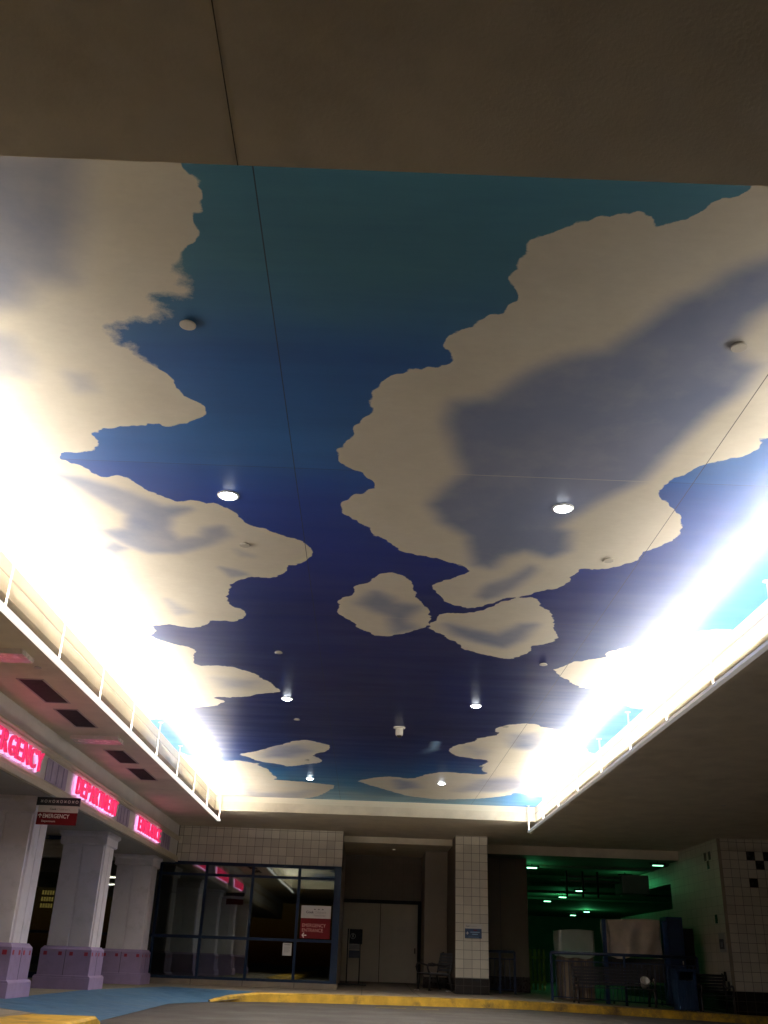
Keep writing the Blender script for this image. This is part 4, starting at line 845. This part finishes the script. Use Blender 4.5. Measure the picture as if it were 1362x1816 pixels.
labs = ['green passage lamp nearest the right tiled wall','green passage lamp, second from the right','green-white passage lamp above the small sheeted crate, upper one','green-white passage lamp left of its twin','dim green passage lamp farthest left','tiny passage lamp low in the dark, right','tiny passage lamp low in the dark, left','pale passage lamp at the edge of the brown panel']
for (x, y), lb in zip(((10.3,35.72),(10.3,40.4),(10.3,49.2),(10.4,54.1),(10.26,57.9),(14.5,67.4),(14.6,72.4),(6.25,38.3)), labs):
    t = thing('passage_lamp', (x,y,3.4), lb, 'ceiling light', 'lamps in the green passage')
    MB().box(x-.27,x+.27,y-.07,y+.07,3.43,3.50).build('housing', dk, t)
    MB().box(x-.18,x+.18,y-.04,y+.04,3.40,3.429).build('diffuser', gg if (y < 41 and x > 8) else gg2, t)
    if (x, y) in GLOW:
        L = bpy.data.lights.new('passage_glow', 'POINT'); L.energy = GLOW[(x, y)]; L.color = (.10,1.,.33); L.shadow_soft_size = .2
        lo = bpy.data.objects.new('lamp_glow', L); col.objects.link(lo); lo.parent = t; lo.location = (0,0,-.25)
    MB().cyl((x,y,3.50),(x,y,3.565),.02,n=6).build('stem', dk, t)
# pipe and duct under the passage ceiling
t = thing('ceiling_duct', (9.0,37.6,2.6), 'grey ventilation duct and pipes high in the passage left of the tiled wall', 'duct')
MB().box(9.35,10.35,37.2,38.3,2.55,3.2).build('duct_box', mat('duct_grey', (.12,.12,.11), .5), t, bevel=.03)
for z_, x0_ in ((2.95,7.2),(3.1,7.4)): MB().cyl((x0_,37.6,z_),(9.35,37.6,z_),.035,n=8).build('pipe', mat('duct_grey', (.12,.12,.11), .5), t, smooth=True)
for x_ in (7.4,8.0,8.55): MB().box(x_-.03,x_+.03,37.56,37.64,2.4,3.3).build('bracket', dk, t)

# sheeted equipment
sheet = mat('dust_sheet', (.56,.48,.38), .8, .15, 3, dirt=(.34,.27,.2), dsc=2)
def drape(name, x0, x1, y0, y1, z0, z1, mt, folds, amp, parent, seed):
    rnd = random.Random(seed); n = 60; k = 14; m = MB(); peri = []
    def pt(f):
        L = [(x0,y1),(x0,y0),(x1,y0),(x1,y1)]; d = [abs(y1-y0), abs(x1-x0), abs(y1-y0)]; tt = f*sum(d)
        for i in range(3):
            if tt <= d[i] or i == 2:
                q = min(1, tt/d[i]); a, b = L[i], L[i+1]; nn = [(-1,0),(0,-1),(1,0)][i]; return (a[0]+(b[0]-a[0])*q, a[1]+(b[1]-a[1])*q, nn)
            tt -= d[i]
    ph = [rnd.uniform(0,6.28) for _ in range(6)]; vs = []
    for j in range(k+1):
        v = j/k
        for i in range(n+1):
            f = i/n; x, y, nn = pt(f)
            q = amp*v*(math.sin(f*folds*6.28+ph[0]+v*1.8)+.6*math.sin(f*folds*14.3+ph[1]-v*2.5)+.4*math.sin(f*folds*23+ph[2]+v*4))
            zz = z1+(z0-z1)*v + (.05*math.sin(f*11+ph[3])+.03*math.sin(f*29+ph[4]))*v + (.03*math.sin(f*9+ph[5]) if j == 0 else 0)
            vs.append((x+nn[0]*(q+.02), y+nn[1]*(q+.02), zz))
    m.add(vs, [(j*(n+1)+i, j*(n+1)+i+1, (j+1)*(n+1)+i+1, (j+1)*(n+1)+i) for j in range(k) for i in range(n)])
    m.add(vs[:n+1], [tuple(range(n+1))])
    return m.build(name, mt, parent, smooth=True)
e1 = thing('sheeted_rack', (8.5,33.6,-.93), 'tall rack hung with a pale creased dust sheet behind the railing', 'rack')
drape('dust_sheet', 7.75, 9.42, 33.0, 33.9, .42, 1.50, sheet, 1.5, .12, e1, 4)
bl2 = mat('rack_blue', (.02,.05,.13), .45)
for x_ in (7.62, 9.55): MB().box(x_-.06,x_+.06,32.95,33.05,-.93,1.48).build('upright', bl2, e1)
MB().box(7.7,9.5,33.1,33.9,-.3,.38).build('shelf_body', mat('rack_dark', (.04,.035,.035), .6, .3, 5), e1, bevel=.02)
for x_ in (7.85,9.35):
    for y_3 in (33.2,33.8): MB().cyl((x_-.02,y_3,-.87),(x_+.02,y_3,-.87),.06,n=14).build('caster', dk, e1)
e2 = thing('sheeted_crate', (6.8,33.8,-.9), 'low crate wrapped in plastic sheet lit green, left of the tall rack', 'crate')
pn = N('plastic_sheet'); pn.l(pn.mix(pn.rng(pn.noise(5,5,.6), .3, .7), (.5,.55,.5), (.7,.72,.68)), pn.b.inputs['Base Color']); pn.b.inputs['Roughness'].default_value = .35
_t = pn.n('ShaderNodeBsdfTranslucent'); _t.inputs[0].default_value = (.7,.75,.7,1); _m = pn.n('ShaderNodeMixShader'); _m.inputs[0].default_value = .55
pn.l(pn.b.outputs[0], _m.inputs[1]); pn.l(_t.outputs[0], _m.inputs[2]); pn.l(_m.outputs[0], pn.out.inputs[0]); pls = pn.m
drape('plastic_sheet', 6.25, 7.35, 33.3, 34.3, .36, 1.13, pls, 1.5, .025, e2, 9)
MB().box(6.3,7.3,33.35,34.25,-.88,.36).build('crate_body', mat('crate_brown', (.13,.10,.07), .7, .3, 4), e2)
for x_ in (6.45,6.75,7.05): MB().box(x_-.05,x_+.05,33.31,33.349,-.85,.34).build('slat', mat('crate_slat', (.25,.19,.13), .7, .3, 4), e2)
e3 = thing('blue_cabinet', (9.95,33.3,-.95), 'dark blue upright cabinet between the dust sheet and the tiled wall', 'cabinet')
MB().box(9.62,10.15,33.0,33.7,-.95,1.62).build('body', bl2, e3, bevel=.015); MB().box(9.66,10.11,32.985,33.0,-.6,1.55).build('door', mat('cab_door', (.015,.035,.085), .4), e3); MB().box(10.15,10.5,33.1,33.6,-.95,1.3).build('side_unit', dk, e3, bevel=.02)
MB().box(10.04,10.07,32.96,32.985,.2,.35).build('handle', trim, e3)
# yellow-green drum-like barrier strips glimpsed in the passage
gb = mat('green_post_paint', (.22,.34,.05), .6, .25, 5)
t = thing('slatted_gate', (5.95,36.5,-.75), 'yellow-green slatted gate glimpsed just right of the brown panel', 'gate')
for i in range(5): MB().box(5.84+i*.16,5.93+i*.16,38.0,38.03,-.72,.62).build('slat', gb, t)
MB().box(5.82,6.62,38.03,38.06,.30,.38).build('rail', gb, t); MB().box(5.82,6.62,38.03,38.06,-.5,-.42).build('rail', gb, t)

# things standing in front of the railing
bench('dark slatted bench in front of the long railing, holding the white bucket', (7.35, 31.05), 180, 2.3, 'dark benches at the far right')
bench('dark bench beside the blue bin at the foot of the tiled wall', (10.25, 31.0), 180, 1.0, 'dark benches at the far right')
bz = zs(8.2)+.47
bk_ = thing('bucket', (8.22,30.9,bz), 'small white bucket tipped towards the road on the dark bench', 'bucket')
wb = mat('bucket_white', (.62,.60,.56), .4, .05)
m = MB(); pr = [(.001,0),(.085,0),(.115,.22),(.14,.235),(.135,.25),(.105,.235),(.078,.02),(.001,.02)]; m.lathe((8.22,30.9,bz), pr, 24)
ob = m.build('shell', wb, bk_, smooth=True)
m = MB(); m.path([(8.22+.135*math.cos(a),30.9-.10*math.sin(a)-.02,bz+.235-.12*math.sin(a)) for a in [math.pi*i/12 for i in range(13)]], .005, 6); m.build('handle', wb, bk_)
bk_.rotation_euler = (R(48), 0, 0); bk_.location = (8.22,30.95,bz+.09)
bi = (9.42, 31.0); g = zs(bi[0])
tb_ = thing('litter_bin', (bi[0],bi[1],g), 'blue slatted litter bin with a dark opening by the far right kerb', 'bin')
m = MB(); x, y = bi; m.box(x-.27,x+.27,y-.27,y+.27,g+.03,g+.78)
for i in range(7):
    for sy2 in (-1, 1): m.box(x-.28+i*.082,x-.28+i*.082+.055,y+sy2*.27-.012,y+sy2*.27+.012,g+.02,g+.80)
    for sx_ in (-1, 1): m.box(x+sx_*.27-.012,x+sx_*.27+.012,y-.28+i*.082,y-.28+i*.082+.055,g+.02,g+.80)
m.build('body', mat('bin_blue', (.010,.032,.085), .5, .15), tb_, bevel=.004)
m = MB(); m.box(x-.29,x-.20,y-.29,y+.29,g+.80,g+1.02); m.box(x+.20,x+.29,y-.29,y+.29,g+.80,g+1.02); m.box(x-.20,x+.20,y+.2,y+.29,g+.80,g+1.02); m.box(x-.31,x+.31,y-.31,y+.31,g+1.02,g+1.10); m.build('hood', mat('bin_blue', (.025,.075,.17), .4), tb_, bevel=.01)
MB().box(x-.19,x+.19,y-.19,y+.19,g+.79,g+.82).build('liner', dk, tb_)
# litter
rn = random.Random(5)
for (x, y), lb in (((1.75,34.3),'crumpled white scrap on the pavement in front of the bench'),((2.75,34.0),'small pale scrap on the pavement under the bench end')):
    m = MB(); vs = []; g = zs(x)+.145*(y-33.2)/6.3
    for j in range(4):
        for i in range(6): vs.append((x+(i-2.5)*.03, y+(j-1.5)*.03, g+.012+rn.uniform(0,.03)))
    m.add(vs, [(j*6+i,j*6+i+1,(j+1)*6+i+1,(j+1)*6+i) for j in range(3) for i in range(5)])
    tag(m.build('paper_scrap', wt), lb, 'litter')

# blue panel parts
MB().box(-8.4,-7.70,26.13,26.158,2.60,2.69).build('panel', mat('panel_blue', (.05,.09,.25), .5), bp)
m = MB(); m.lathe((0,0,0), [(.001,0),(.18,0)], 24); m.v = [(-8.32+a*.5, 26.125, 2.645+b*.24) for a, b, c in m.v]; m.build('disc', mat('panel_grey', (.33,.36,.38), .5), bp)

# ---------------------------------------------------------------- lift everything so that the pavement is z = 0
for o in list(col.objects):
    if o.parent is None and o is not camo: o.location.z += ZO
for o in list(bpy.data.objects):
    if '_b' in o: del o['_b']
